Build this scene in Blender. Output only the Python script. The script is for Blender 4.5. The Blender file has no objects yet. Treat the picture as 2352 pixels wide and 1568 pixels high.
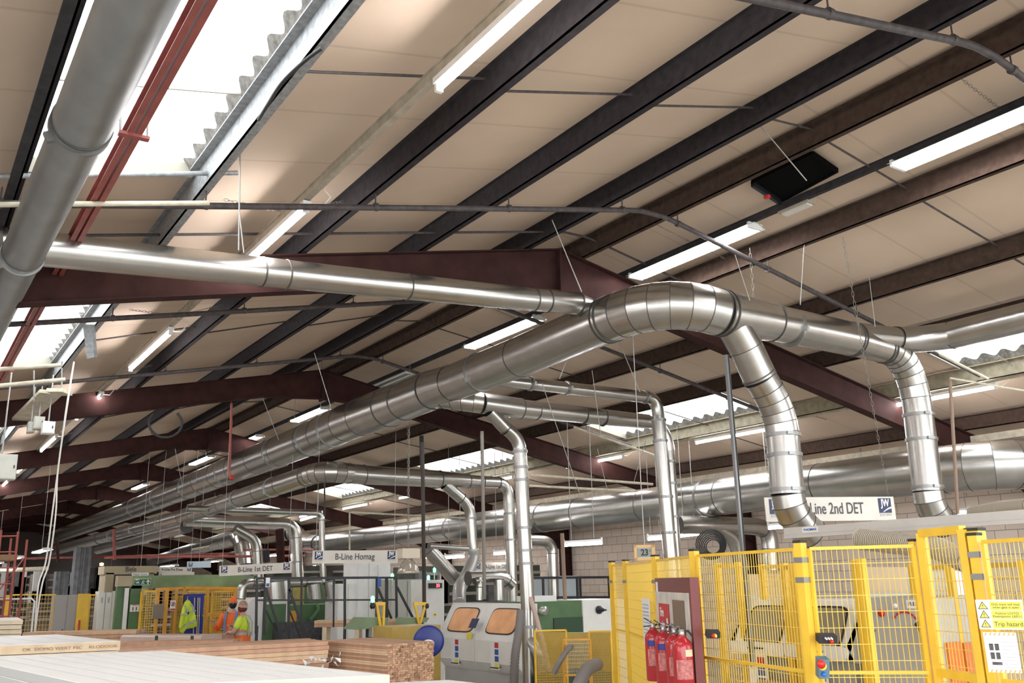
import bpy, math, random
from mathutils import Vector, Matrix
random.seed(7)
sc = bpy.context.scene
# ------------------------------------------------------------------ camera
W, H, FPX = 2352, 1568, 2119.74
YAW, PITCH, ROLL = 0.586700473, 0.253971313, -0.0216322571
EYE = Vector((0, 0, 2.0))
fw = Vector((math.sin(YAW)*math.cos(PITCH), math.cos(YAW)*math.cos(PITCH), math.sin(PITCH)))
r0 = Vector((math.cos(YAW), -math.sin(YAW), 0)); u0 = r0.cross(fw)
rt = r0*math.cos(ROLL)+u0*math.sin(ROLL); up = -r0*math.sin(ROLL)+u0*math.cos(ROLL)
cam = bpy.data.objects.new('camera', bpy.data.cameras.new('camera'))
sc.collection.objects.link(cam)
cam.matrix_world = Matrix(((rt.x, up.x, -fw.x, EYE.x), (rt.y, up.y, -fw.y, EYE.y), (rt.z, up.z, -fw.z, EYE.z), (0, 0, 0, 1)))
cam.data.sensor_width = 36; cam.data.lens = 36*FPX/W; cam.data.clip_start = .05; cam.data.clip_end = 300
sc.camera = cam
# ------------------------------------------------------------------ world and exposure
w = bpy.data.worlds.new('sky'); sc.world = w; w.use_nodes = True
bg = w.node_tree.nodes['Background']; bg.inputs[0].default_value = (.93, .97, 1, 1); bg.inputs[1].default_value = 1.9
sc.view_settings.view_transform = 'Standard'; sc.view_settings.look = 'None'
sc.view_settings.exposure = 1.5; sc.view_settings.gamma = 1.0; sc.view_settings.use_curve_mapping = False
sc.cycles.use_light_tree = True; sc.cycles.max_bounces = 8; sc.cycles.diffuse_bounces = 4; sc.cycles.sample_clamp_indirect = 6

def at(x, y, X=None, Y=None, Z=None, D=None):
    "the place in the hall that photo pixel (x, y) shows, given one of its world coordinates or its depth"
    v = rt*(x-W/2) - up*(y-H/2) + fw*FPX
    if X is not None: t = (X-EYE.x)/v.x
    elif Y is not None: t = (Y-EYE.y)/v.y
    elif Z is not None: t = (Z-EYE.z)/v.z
    else: t = D/FPX
    return EYE+v*t
SL, RX = 0.2036, 6.5
def rz(x, h=6.0): return h-SL*abs(x-RX)          # height of the roof plane whose ridge is at h
# ------------------------------------------------------------------ materials
MT = {}
def mat(name, col, rough=.6, metal=0, noise=0, nscale=8, emit=None, es=0, bump=0, spec=.5, coat=0):
    if name in MT: return MT[name]
    m = bpy.data.materials.new(name); m.use_nodes = True; nt = m.node_tree; b = nt.nodes['Principled BSDF']
    b.inputs['Base Color'].default_value = (*col, 1); b.inputs['Roughness'].default_value = rough; b.inputs['Metallic'].default_value = metal
    b.inputs['Specular IOR Level'].default_value = spec; b.inputs['Coat Weight'].default_value = coat
    if emit: b.inputs['Emission Color'].default_value = (*emit, 1); b.inputs['Emission Strength'].default_value = es
    if noise or bump:
        tc = nt.nodes.new('ShaderNodeTexCoord'); n = nt.nodes.new('ShaderNodeTexNoise'); n.inputs['Scale'].default_value = nscale; n.inputs['Detail'].default_value = 6
        nt.links.new(tc.outputs['Object'], n.inputs['Vector'])
        if noise:
            r = nt.nodes.new('ShaderNodeValToRGB'); nt.links.new(n.outputs['Fac'], r.inputs['Fac'])
            r.color_ramp.elements[0].position = .3; r.color_ramp.elements[1].position = .7
            r.color_ramp.elements[0].color = (*[c*(1-noise) for c in col], 1); r.color_ramp.elements[1].color = (*[min(1, c*(1+noise*.6)) for c in col], 1)
            nt.links.new(r.outputs['Color'], b.inputs['Base Color'])
        if bump:
            bp = nt.nodes.new('ShaderNodeBump'); bp.inputs['Strength'].default_value = bump; bp.inputs['Distance'].default_value = .02
            nt.links.new(n.outputs['Fac'], bp.inputs['Height']); nt.links.new(bp.outputs['Normal'], b.inputs['Normal'])
    MT[name] = m; return m
GALV = mat('galvanised duct', (.46, .45, .42), .27, .95, .09, 5)
GALV2 = mat('dull zinc duct', (.33, .35, .35), .4, .92, .12, 4)
SEAM = mat('duct seam', (.09, .085, .08), .5, .6)
CLAMP = mat('zinc clamp', (.3, .3, .29), .4, .85)
PURL = mat('dusty dark purlin', (.035, .031, .033), .85, 0, .35, 14, spec=.2)
PURLR = mat('brown purlin', (.06, .038, .028), .85, 0, .35, 12, spec=.2)
PGAL = mat('galvanised purlin', (.36, .38, .39), .55, .5, .3, 22)
RAFT = mat('red oxide steel', (.042, .016, .0135), .85, 0, .35, 5, spec=.2)
RED = mat('red painted steel', (.3, .075, .06), .5, 0, .25, 6)
BLACK = mat('black steel', (.012, .013, .016), .45)
PIPE = mat('dusty dark pipe', (.06, .05, .05), .65, 0, .4, 20)
CREAM = mat('dusty cream steel', (.55, .5, .38), .6, 0, .25, 10)
TRUNK = mat('grey cream trunking', (.42, .38, .3), .55, .2, .25, 10)
WHITE = mat('white painted metal', (.8, .8, .78), .4, 0, .06, 5)
OFFW = mat('machine grey white', (.78, .78, .74), .42, 0, .06, 4)
TUBE = mat('fluorescent tube', (1, 1, 1), .5, emit=(1, .96, .98), es=26)
REFL = mat('lamp reflector', (.4, .42, .38), .35, .1)
YEL = mat('yellow paint', (.8, .5, .04), .42, 0, .1, 6)
YWIRE = mat('yellow mesh wire', (.76, .52, .08), .45)
ORNG = mat('orange yellow paint', (.7, .33, .03), .45, 0, .15, 6)
GREEN = mat('machine green', (.085, .17, .07), .5, 0, .2, 4)
DKGREEN = mat('dark green', (.02, .06, .025), .5)
CHAIN = mat('chain steel', (.3, .28, .25), .5, .6)
WIRE = mat('suspension wire', (.36, .35, .33), .45, .5)
CABLEW = mat('white cable', (.62, .6, .55), .5)
RUBBER = mat('black rubber', (.02, .02, .02), .6)
# ------------------------------------------------------------------ mesh builder
class MB:
    def __init__(s): s.v = []; s.f = []; s.m = []; s.sm = []; s.mi = 0
    def add(s, vs, fs, smooth=False):
        o = len(s.v); s.v += [Vector(p) for p in vs]
        for f in fs: s.f.append([i+o for i in f]); s.m.append(s.mi); s.sm.append(smooth)
        return s
    def mat(s, i): s.mi = i; return s
    def box(s, a, b):
        (x0, y0, z0), (x1, y1, z1) = a, b
        x0, x1 = min(x0, x1), max(x0, x1); y0, y1 = min(y0, y1), max(y0, y1); z0, z1 = min(z0, z1), max(z0, z1)
        return s.add([(x0,y0,z0),(x1,y0,z0),(x1,y1,z0),(x0,y1,z0),(x0,y0,z1),(x1,y0,z1),(x1,y1,z1),(x0,y1,z1)],
                     [(0,3,2,1),(4,5,6,7),(0,1,5,4),(1,2,6,5),(2,3,7,6),(3,0,4,7)])
    def obox(s, c, ax, ay, az):
        "box about c with half-axis vectors"
        c, ax, ay, az = Vector(c), Vector(ax), Vector(ay), Vector(az)
        return s.add([c-ax-ay-az, c+ax-ay-az, c+ax+ay-az, c-ax+ay-az, c-ax-ay+az, c+ax-ay+az, c+ax+ay+az, c-ax+ay+az],
                     [(0,3,2,1),(4,5,6,7),(0,1,5,4),(1,2,6,5),(2,3,7,6),(3,0,4,7)])
    def bar(s, p, q, w, h=None, upv=(0, 0, 1)):
        p, q = Vector(p), Vector(q); d = (q-p); L = d.length; d.normalize(); h = h or w; u = Vector(upv)
        if abs(d.dot(u)) > .98: u = Vector((0, 1, 0))
        sd = d.cross(u).normalized(); u = sd.cross(d)
        return s.obox((p+q)/2, d*L/2, sd*w/2, u*h/2)
    def ring(s, c, d, r, n, ref):
        d = d.normalized(); a = (ref-d*ref.dot(d)).normalized(); b = d.cross(a)
        return [c+(a*math.cos(2*math.pi*i/n)+b*math.sin(2*math.pi*i/n))*r for i in range(n)]
    def tube(s, path, r, n=8, caps=True, smooth=True, r1=None, gore=False):
        P = [Vector(p) for p in path]; k = len(P); rr = r if isinstance(r, (list, tuple)) else [r+((r1 if r1 is not None else r)-r)*i/(k-1) for i in range(k)]
        T = [(P[min(i+1, k-1)]-P[max(i-1, 0)]).normalized() for i in range(k)]
        ref = Vector((0, 0, 1)) if abs(T[0].z) < .9 else Vector((0, 1, 0))
        rings = []
        for i in range(k):
            if i: ref = (ref-T[i]*ref.dot(T[i]))
            if ref.length < 1e-3: ref = Vector((1, .1, 0))
            ref.normalize(); rings.append(s.ring(P[i], T[i], rr[i], n, ref))
        if gore:
            for i in range(k-1): s.add(rings[i]+rings[i+1], [(j, (j+1) % n, n+(j+1) % n, n+j) for j in range(n)], smooth)
        else:
            s.add([v for q in rings for v in q], [(i*n+j, i*n+(j+1) % n, (i+1)*n+(j+1) % n, (i+1)*n+j) for i in range(k-1) for j in range(n)], smooth)
        if caps: s.add(rings[0], [tuple(reversed(range(n)))]); s.add(rings[-1], [tuple(range(n))])
        return s
    def lathe(s, c, prof, n=24, axis=(0, 0, 1), smooth=True):
        c = Vector(c); ax = Vector(axis).normalized(); ref = Vector((1, 0, 0)) if abs(ax.x) < .9 else Vector((0, 1, 0)); vs = []
        for r, h in prof: vs += s.ring(c+ax*h, ax, max(r, 1e-4), n, ref)
        k = len(prof)
        return s.add(vs, [(i*n+j, i*n+(j+1) % n, (i+1)*n+(j+1) % n, (i+1)*n+j) for i in range(k-1) for j in range(n)], smooth)
    def prism(s, poly, dvec):
        "extrude a planar polygon along dvec"
        n = len(poly); P = [Vector(p) for p in poly]; d = Vector(dvec)
        return s.add(P+[p+d for p in P], [tuple(reversed(range(n))), tuple(range(n, 2*n))]+[(i, (i+1) % n, n+(i+1) % n, n+i) for i in range(n)])
    def build(s, name, m, parent=None, smooth=None):
        me = bpy.data.meshes.new(name)
        o0 = Vector(s.v[0]) if s.v else Vector()
        if s.v:
            lo = Vector((min(v[i] for v in s.v) for i in range(3))); hi = Vector((max(v[i] for v in s.v) for i in range(3)))
            o0 = Vector(((lo.x+hi.x)/2, (lo.y+hi.y)/2, lo.z))
        me.from_pydata([v-o0 for v in s.v], [], s.f)
        for mm in (m if isinstance(m, (list, tuple)) else [m]): me.materials.append(mm)
        me.polygons.foreach_set('material_index', s.m); me.polygons.foreach_set('use_smooth', s.sm); me.update()
        o = bpy.data.objects.new(name, me); sc.collection.objects.link(o)
        if parent: o.parent = parent; o.location = o0-pworld(parent)
        else: o.location = o0
        return o
def pworld(o):
    v = Vector(o.location)
    while o.parent: o = o.parent; v += o.location
    return v
def tag(o, label=None, cat=None, group=None, kind=None):
    if label: o['label'] = label
    if cat: o['category'] = cat
    if group: o['group'] = group
    if kind: o['kind'] = kind
    return o
def thing(name, loc, label, cat, group=None):
    o = bpy.data.objects.new(name, None); sc.collection.objects.link(o); o.location = Vector(loc); o.empty_display_size = .2
    return tag(o, label, cat, group)
def copy_tree(o, parent=None):
    c = o.copy(); sc.collection.objects.link(c)
    if parent: c.parent = parent
    for ch in list(o.children): copy_tree(ch, c)
    return c
ORD = ['nearest', 'second', 'third', 'fourth', 'fifth', 'sixth', 'seventh', 'eighth', 'ninth', 'tenth', 'eleventh', 'twelfth', 'thirteenth', 'fourteenth', 'fifteenth', 'sixteenth']
# ------------------------------------------------------------------ floor, roof sheets, walls
YN, YF = -3, 70
RAFY = [1.1+7.63*i for i in range(9)]            # portal frames along the hall
RLY = [(a+2.0, a+6.1) for a in RAFY]             # rooflights in each bay, left slope
RLYR = [(a+2.5, a+6.4) for a in RAFY]            # and right slope
def ceilmat():
    m = mat('beige roof board', (.6, .475, .36), .85, 0, .1, .8)
    nt = m.node_tree; b = nt.nodes['Principled BSDF']; src = b.inputs['Base Color'].links[0].from_socket
    tc = nt.nodes.new('ShaderNodeTexCoord'); wv = nt.nodes.new('ShaderNodeTexWave'); wv.bands_direction = 'Y'; wv.wave_type = 'BANDS'
    wv.inputs['Scale'].default_value = .33; wv.inputs['Distortion'].default_value = .25; wv.inputs['Detail Scale'].default_value = .6
    nt.links.new(tc.outputs['Object'], wv.inputs['Vector'])
    r = nt.nodes.new('ShaderNodeValToRGB'); r.color_ramp.elements[0].position = .0; r.color_ramp.elements[0].color = (.84, .83, .82, 1); r.color_ramp.elements[1].position = .004; r.color_ramp.elements[1].color = (1, 1, 1, 1)
    nt.links.new(wv.outputs['Fac'], r.inputs['Fac'])
    mx = nt.nodes.new('ShaderNodeMixRGB'); mx.blend_type = 'MULTIPLY'; mx.inputs[0].default_value = 1
    nt.links.new(src, mx.inputs[1]); nt.links.new(r.outputs[0], mx.inputs[2]); nt.links.new(mx.outputs[0], b.inputs['Base Color'])
    return m
CEIL = ceilmat()
HB = 6.24
def slope_sheet(name, xa, xb, ya, yb, h=HB, th=.05, m=None, kind='structure'):
    b = MB(); za, zb = rz(xa, h), rz(xb, h)
    b.add([(xa,ya,za),(xb,ya,zb),(xb,yb,zb),(xa,yb,za),(xa,ya,za+th),(xb,ya,zb+th),(xb,yb,zb+th),(xa,yb,za+th)],
          [(0,1,2,3),(4,7,6,5),(0,4,5,1),(1,5,6,2),(2,6,7,3),(3,7,4,0)])
    return b.build(name, m or CEIL)
RLL, RLR = (.46, 1.68), (11.5, 12.95)
def ceiling(name, strips):
    b = MB()
    for xa, xb, ya, yb in strips:
        za, zb = rz(xa, HB), rz(xb, HB); th = .05
        b.add([(xa,ya,za),(xb,ya,zb),(xb,yb,zb),(xa,yb,za),(xa,ya,za+th),(xb,ya,zb+th),(xb,yb,zb+th),(xa,yb,za+th)],
              [(0,1,2,3),(4,7,6,5),(0,4,5,1),(1,5,6,2),(2,6,7,3),(3,7,4,0)])
    return tag(b.build(name, CEIL), kind='structure')
def infill(x0, x1, rly):
    out = []; y = YN
    for a, c in rly: out.append((x0, x1, y, a)); y = c
    out.append((x0, x1, y, YF)); return out
VENT = (7.05, 8.2, 6.1, 7.15)
ceiling('ceiling_left', [(-7, RLL[0], YN, YF), (RLL[1], RX, YN, YF)]+infill(*RLL, RLY))
ceiling('ceiling_right', [(RX, RLR[0], YN, YF), (RLR[1], 18, YN, YF)]+infill(*RLR, RLYR))
FLOOR = mat('pale worn concrete floor', (.48, .46, .43), .7, 0, .2, 1.5)
tag(MB().box((-12, YN-12, -.1), (18.3, YF, 0)).build('floor', FLOOR), kind='structure')
def blockmat():
    m = mat('painted blockwork', (.6, .5, .42), .85); nt = m.node_tree; b = nt.nodes['Principled BSDF']
    tc = nt.nodes.new('ShaderNodeTexCoord'); sp = nt.nodes.new('ShaderNodeSeparateXYZ'); cb = nt.nodes.new('ShaderNodeCombineXYZ'); ad = nt.nodes.new('ShaderNodeMath'); ad.operation = 'ADD'
    nt.links.new(tc.outputs['Object'], sp.inputs[0]); nt.links.new(sp.outputs[0], ad.inputs[0]); nt.links.new(sp.outputs[1], ad.inputs[1]); nt.links.new(ad.outputs[0], cb.inputs[0]); nt.links.new(sp.outputs[2], cb.inputs[1])
    br = nt.nodes.new('ShaderNodeTexBrick'); br.inputs['Scale'].default_value = 1; br.inputs['Brick Width'].default_value = .46; br.inputs['Row Height'].default_value = .23; br.inputs['Mortar Size'].default_value = .008
    br.inputs['Color1'].default_value = (.8, .68, .57, 1); br.inputs['Color2'].default_value = (.7, .6, .5, 1); br.inputs['Mortar'].default_value = (.35, .3, .26, 1)
    nt.links.new(cb.outputs[0], br.inputs['Vector']); nt.links.new(br.outputs['Color'], b.inputs['Base Color']); return m
BLOCK = blockmat()
tag(MB().box((18, YN, 0), (18.3, YF, 3.95)).build('wall_right', BLOCK), kind='structure')
tag(MB().box((-7.3, YF, 0), (18.3, YF+.3, 6.3)).build('wall_far', mat('dark far wall', (.1, .08, .07), .9)), kind='structure')
tag(MB().box((-7.3, 8, 0), (-7, YF, 3.55)).build('wall_left', BLOCK), kind='structure')
# rooflights: corrugated translucent sheets
def rlmat():
    m = bpy.data.materials.new('translucent rooflight sheet'); m.use_nodes = True; nt = m.node_tree; nt.nodes.remove(nt.nodes['Principled BSDF'])
    o = nt.nodes['Material Output']; a = nt.nodes.new('ShaderNodeBsdfTranslucent'); t = nt.nodes.new('ShaderNodeBsdfTransparent'); x = nt.nodes.new('ShaderNodeMixShader')
    a.inputs[0].default_value = (.95, .95, .93, 1); x.inputs[0].default_value = .7
    nt.links.new(a.outputs[0], x.inputs[1]); nt.links.new(t.outputs[0], x.inputs[2]); nt.links.new(x.outputs[0], o.inputs[0]); return m
RLM = rlmat(); RIM = mat('dirty corrugated edge', (.18, .17, .15), .8, 0, .5, 20)
def rooflight(x0, x1, y0, y1, label, grp):
    t = thing('rooflight', ((x0+x1)/2, (y0+y1)/2, rz((x0+x1)/2, HB+.1)), label, 'rooflight', grp)
    b = MB(); n = int((y1-y0)/.036); amp = .028; vs = []
    for i in range(n+1):
        y = y0+(y1-y0)*i/n; dz = amp*math.cos(2*math.pi*i/8)
        vs += [(x0-.02, y, rz(x0, HB+.11)+dz), (x1+.02, y, rz(x1, HB+.11)+dz)]
    b.add(vs, [(2*i, 2*i+1, 2*i+3, 2*i+2) for i in range(n)], True)
    b.build('translucent_sheet', RLM, t)
    b = MB()                                                        # upstand trims with a wavy top edge
    for xx, s in ((x0, 1), (x1, -1)):
        vs = []
        for i in range(n+1):
            y = y0+(y1-y0)*i/n; dz = amp*math.cos(2*math.pi*i/8); tw = .05+.03*math.cos(2*math.pi*i/8)
            vs += [(xx, y, rz(xx, HB)+.0), (xx+s*tw*(1 if True else 0), y, rz(xx, HB+.1)+dz)]
        b.add(vs, [(2*i, 2*i+1, 2*i+3, 2*i+2) for i in range(n)], True)
    b.build('eaves_filler', RIM, t)
    for yy in (y0, y1): MB().bar((x0, yy, rz(x0, HB+.04)), (x1, yy, rz(x1, HB+.04)), .04, .12).build('end_trim', mat('dirty lap joint', (.42, .4, .33), .8), t)
    k = 3
    for i in range(1, k): yy = y0+(y1-y0)*i/k; MB().bar((x0, yy, rz(x0, HB+.065)), (x1, yy, rz(x1, HB+.065)), .012, .012).build('lap_joint', mat('dirty lap joint', (.42, .4, .33), .8), t)
for i, (a, c) in enumerate(RLY):
    rooflight(*RLL, a, c, f'{ORD[i]} rooflight from the camera in the left roof slope above the red steel channel', 'rooflights of the left roof slope')
    rooflight(*RLR, *RLYR[i], f'{ORD[i]} rooflight from the camera low in the right roof slope', 'rooflights of the right roof slope')
# ------------------------------------------------------------------ purlins (cold rolled Z sections)
def purlin(x, side, m, label, dep=.235):
    b = MB(); t = .012; z1 = rz(x, HB)-.01; z0 = rz(x, 6.0); f = .07*side
    # web, bottom flange turned downhill, lip, top flange
    zf = z0
    b.box((x-f, YN, z0), (x-f+t*side, YF, z1))
    b.box((x-f, YN, z0), (x, YF, z0+t))
    b.box((x-t*side, YN, z0+t), (x, YF, z0+.03))
    b.box((x-f-.06*side, YN, z1-t+.0), (x-f, YF, z1))
    return tag(b.build('purlin', m), label, 'purlin', 'purlins carrying the roof sheets')
PXS = [(-1.0, -1, PURL), (.38, -1, PURL), (1.78, 1, PGAL), (3.24, 1, PURL), (4.65, 1, PURL), (6.1, 1, PURL), (6.9, 1, PURLR), (8.32, 1, PURLR), (9.92, 1, PURLR), (11.4, 1, PURLR), (13.02, 1, mat('purlin tinted as if lit', (.3, .26, .18), .7, 0, .3, 10)), (14.9, 1, PURLR), (16.6, 1, PURLR)]  # tan entry: light on the purlin's underside is put into its colour
pn = ['dark purlin left of the near grey duct', 'dark purlin along the left edge of the rooflights', 'galvanised bright grey purlin along the right edge of the left rooflights', 'first dark purlin uphill of the left fluorescent row',
      'second dark purlin uphill of the left fluorescent row', 'dark purlin just left of the ridge', 'brown purlin just right of the ridge', 'brown purlin just downhill of the twin tube lighting trunking', 'brown purlin passing above the big duct elbow',
      'brown purlin along the uphill edge of the right rooflights', 'purlin tinted as if lit along the downhill edge of the right rooflights', 'brown purlin above the cream cable ladder on the right', 'brown purlin nearest the blockwork wall']
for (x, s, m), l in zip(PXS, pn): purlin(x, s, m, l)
# ------------------------------------------------------------------ portal frame rafters
def rafter(y, i):
    t = thing('portal_frame', (RX, y, rz(RX, 5.99)), f'{ORD[i]} red brown steel portal frame rafter from the camera', 'roof rafter', 'steel portal frames across the hall')
    for sgn, nm in ((-1, 'left'), (1, 'right')):
        xe = -7 if sgn < 0 else 17.9
        b = MB(); d = .40; w_ = .17; tf = .014
        def z(x, off): return rz(x, 5.985)-off
        n = 12
        xs = [RX+(xe-RX)*k/n for k in range(n+1)]
        def dep(x):
            u = abs(x-RX); k = d+.16*max(0, 1-u/1.1)
            return k+ (.45*max(0, 1-abs(x-xe)/1.9))
        for k in range(n):
            a, c = xs[k], xs[k+1]
            b.add([(a, y-.006, z(a, 0)), (c, y-.006, z(c, 0)), (c, y-.006, z(c, dep(c))), (a, y-.006, z(a, dep(a))), (a, y+.006, z(a, 0)), (c, y+.006, z(c, 0)), (c, y+.006, z(c, dep(c))), (a, y+.006, z(a, dep(a)))], [(0,1,2,3),(7,6,5,4)])
            for o1, o2 in ((0, tf), (None, None)):
                za, zc = (z(a, 0), z(c, 0)) if o1 == 0 else (z(a, dep(a))+tf, z(c, dep(c))+tf)
                b.add([(a, y-w_/2, za), (c, y-w_/2, zc), (c, y+w_/2, zc), (a, y+w_/2, za), (a, y-w_/2, za-tf), (c, y-w_/2, zc-tf), (c, y+w_/2, zc-tf), (a, y+w_/2, za-tf)], [(0,1,2,3),(7,6,5,4),(0,4,5,1),(1,5,6,2),(2,6,7,3),(3,7,4,0)])
        b.box((xe-.006, y-.085, z(xe, .5)), (xe+.006, y+.085, z(xe, 0)))
        b.build('rafter', RAFT, t)
    b = MB(); b.box((RX-.02, y-.09, z(RX, .6)), (RX+.02, y+.09, z(RX, 0)))
    b.build('apex_plate', RAFT, t)
    b = MB(); zc = rz(17.9, 5.4)
    b.box((17.62, y-.1, 0), (17.635, y+.1, zc)); b.box((17.95, y-.1, 0), (17.965, y+.1, zc)); b.box((17.635, y-.005, 0), (17.95, y+.005, zc))
    b.build('column', RAFT, t)
    b = MB(); zc = rz(-6.9, 5.4)
    b.box((-6.62, y-.1, 0), (-6.635, y+.1, zc)); b.box((-6.95, y-.1, 0), (-6.965, y+.1, zc)); b.box((-6.635, y-.005, 0), (-6.95, y+.005, zc))
    b.build('column', RAFT, t)
for i, y in enumerate(RAFY): rafter(y, i)
# tie rods between purlins at mid bay
for j, y in enumerate([5.05+7.63*k for k in range(6)]):
    for k in range(2, 11):
        xa, xb = PXS[k][0], PXS[k+1][0]
        MBo = MB().tube([(xa, y-.05, rz(xa, 6.07)), (xb-.07, y+.0, rz(xb, 6.17))], .011, 6)
        tag(MBo.build('tie_rod', PIPE), f'thin dark tie rod in the {ORD[j]} bay, {ORD[k-2]} of its row from the left rooflights', 'tie rod', 'tie rods between the purlins')
# conduit pipes that follow both roof slopes
def roofpipe(y, xa, xb, h, r, label, m=PIPE, y2=None):
    y2 = y if y2 is None else y2
    t = thing('conduit_pipe', (RX, y, rz(RX, h)), label, 'pipe', 'pipes following the roof slopes')
    pts = []
    for x in (xa, RX-.35, RX-.15, RX+.15, RX+.35, xb):
        zz = rz(x, h) if abs(x-RX) > .2 else rz(RX+.2, h)
        pts.append((x, y+(y2-y)*(x-xa)/(xb-xa), zz))
    MB().tube(pts, r, 10).build('pipe_run', m, t)
    for x, *_ in PXS:
        if xa < x < xb and abs(x-RX) > .3:
            yy = y+(y2-y)*(x-xa)/(xb-xa); z = rz(x, h)
            b = MB().tube([(x-.03, yy, z+r), (x-.03, yy, rz(x, 6.0))], .007, 6); b.tube([(x-.05, yy, z), (x-.01, yy, z)], r+.009, 10)
            b.build('hanger', PIPE, t)
    return t
def yroof(x, y, h, s=-1):
    v = rt*(x-W/2)-up*(y-H/2)+fw*FPX; n = Vector((-SL, 0, 1)) if s < 0 else Vector((SL, 0, 1)); d = h-SL*RX if s < 0 else h+SL*RX
    return (EYE+v*((d-n.dot(EYE))/n.dot(v)))
y1 = yroof(1000, 478, 5.88).y
roofpipe(y1, -3, 12.5, 5.88, .028, 'long dark pipe crossing under the purlins just this side of the first full rafter')
y1 = yroof(2033, 60, 5.86).y
roofpipe(y1, 3, 12.5, 5.86, .03, 'dark pipe across the top right corner under the purlins')
y1 = yroof(600, 712, 5.88).y
roofpipe(y1, -3, 12.5, 5.88, .03, 'dark pipe under the purlins just beyond the first full rafter')
y1 = yroof(600, 836, 5.88).y
roofpipe(y1, -3, 12.5, 5.88, .03, 'dark pipe under the purlins this side of the second full rafter')
y1 = yroof(900, 545, 6.05).y
roofpipe(y1, -3, 9, 6.1, .014, 'thin dark rod running past the apex of the first full rafter')
# ------------------------------------------------------------------ ducts
class Duct:
    "one run of spiral ductwork: straight sections, segmented bends, seams and clamp bands as parts"
    def __init__(s, name, label, loc, group=None, m=None):
        s.t = thing(name, loc, label, 'duct', group); s.m = m or GALV
    def straight(s, p, q, r, r1=None, seams=None, clamps=(), name='straight_section', n=40):
        p, q = Vector(p), Vector(q); r1 = r if r1 is None else r1
        MB().tube([p, q], r, n, caps=False, r1=r1).build(name, s.m, s.t)
        L = (q-p).length; d = (q-p).normalized()
        if seams:
            k = int(L/seams)
            for i in range(0, k+1):
                f = (i+.0)*seams/L; s.seam(p+d*L*f, d, r+(r1-r)*f)
        for f in clamps: s.clamp(p+d*L*f, d, r+(r1-r)*f)
    def seam(s, c, d, r):
        c = Vector(c); d = Vector(d).normalized()
        MB().tube([c-d*.007, c+d*.007], r+.005, 40).build('seam_band', SEAM if not hasattr(s, 'sm') else s.sm, s.t)
    def clamp(s, c, d, r):
        c = Vector(c); d = Vector(d).normalized()
        b = MB(); b.tube([c-d*.02, c+d*.02], r+.014, 40)
        side = d.cross(fw).normalized(); tw = side.cross(d).normalized()
        if tw.dot(fw) > 0: tw = -tw
        b.obox(c+tw*(r+.025)+side*.02, d*.018, side*.03, tw*.02)
        b.build('clamp_band', CLAMP, s.t)
    def bend(s, p, c, q, r, k=6, frac=None, name='segmented_bend', r1=None):
        "rounded corner at c starting at p and ending at q (quadratic arc)"
        p, c, q = Vector(p), Vector(c), Vector(q)
        pts = [p*(1-u)**2+c*2*u*(1-u)+q*u*u for u in [i/k for i in range(k+1)]]
        rr = [r+((r1 if r1 is not None else r)-r)*i/k for i in range(k+1)]
        MB().tube(pts, rr, 40, caps=False, gore=k < 12).build(name, s.m, s.t)
        if k < 12:
            for i in range(0, k+1):
                d = (pts[min(i+1, k)]-pts[max(i-1, 0)]).normalized(); MB().tube([pts[i]-d*.004, pts[i]+d*.004], rr[i]+.0045, 40).build('bend_seam', SEAM, s.t)
    def cap(s, c, d, r):
        c = Vector(c); d = Vector(d).normalized()
        MB().lathe(c, [(r+.01, 0), (r+.01, .03), (r*.7, .07), (.001, .09)], 40, d).build('end_cap', s.m, s.t)
V = Vector
# main overhead trunk
m = Duct('main_extraction_duct', 'largest silver extraction duct running the length of the hall and bending right below the ridge', (6.9, 18, 4.57))
P1, P2, P3 = V((6.9, 18, 4.9)), V((7.38, 38, 4.9)), V((7.55, 60.5, 4.9))
K = [at(1395, 735, Z=4.9), at(1195, 819, Z=4.9), at(1040, 879, Z=4.9), at(995, 894, Z=4.9), at(930, 920, Z=4.9), at(895, 933, Z=4.9), at(795, 971, Z=4.9)]
m.straight(K[0], K[1], .268, .272); m.seam(K[1], K[0]-K[1], .272); m.straight(K[1], K[2], .272, .277, clamps=(.55,)); m.seam(K[2], K[0]-K[1], .28)
m.straight(K[2], K[3], .285, .31); m.seam(K[3], K[0]-K[1], .315); m.straight(K[3], K[4], .315, .32); m.seam(K[4], K[0]-K[1], .325); m.straight(K[4], K[5], .32, .345); m.seam(K[5], K[0]-K[1], .348)
m.straight(K[5], K[6], .345, seams=1.1); m.straight(K[6], P1, .345, seams=1.3, clamps=(.3, .9))
m.straight(P1, P2, .345, seams=1.7, clamps=(.1, .3, .5, .7, .9)); m.straight(P2, P3, .34, seams=2.2)
m.cap(P3, P3-P2, .34)
B1 = at(1650, 717, Y=6.93); B2 = at(1772, 740, Y=6.93); B3 = at(1955, 778, Y=6.93)
m.seam(K[0], (0, 1, 0), .275); m.seam(K[0]-V((0, .07, 0)), (0, 1, 0), .275)
m.bend(K[0], V((K[0].x-.03, 6.95, 4.93)), B1, .27, 7, r1=.262)
m.seam(B1, (1, 0, 0), .266); m.seam(B1+V((.07, 0, 0)), (1, 0, 0), .266); m.straight(B1, B2, .262, .222); m.seam(B2, (1, 0, 0), .225)
m.straight(B2, B3, .213); m.clamp(B2+V((.33, 0, -.03)), (1, 0, 0), .212); m.seam(B3, (1, 0, 0), .216); m.seam(B3+V((.05, 0, 0)), (1, 0, 0), .216)
m.straight(B3, (10.35, 6.93, 4.78), .212, .185)
m.seam((10.3, 6.93, 4.78), (1, 0, 0), .19); m.seam((10.36, 6.93, 4.78), (1, 0, 0), .19)
m.bend((10.35, 6.93, 4.78), (10.9, 6.93, 4.74), (10.88, 6.93, 3.98), .185, 7)
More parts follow.
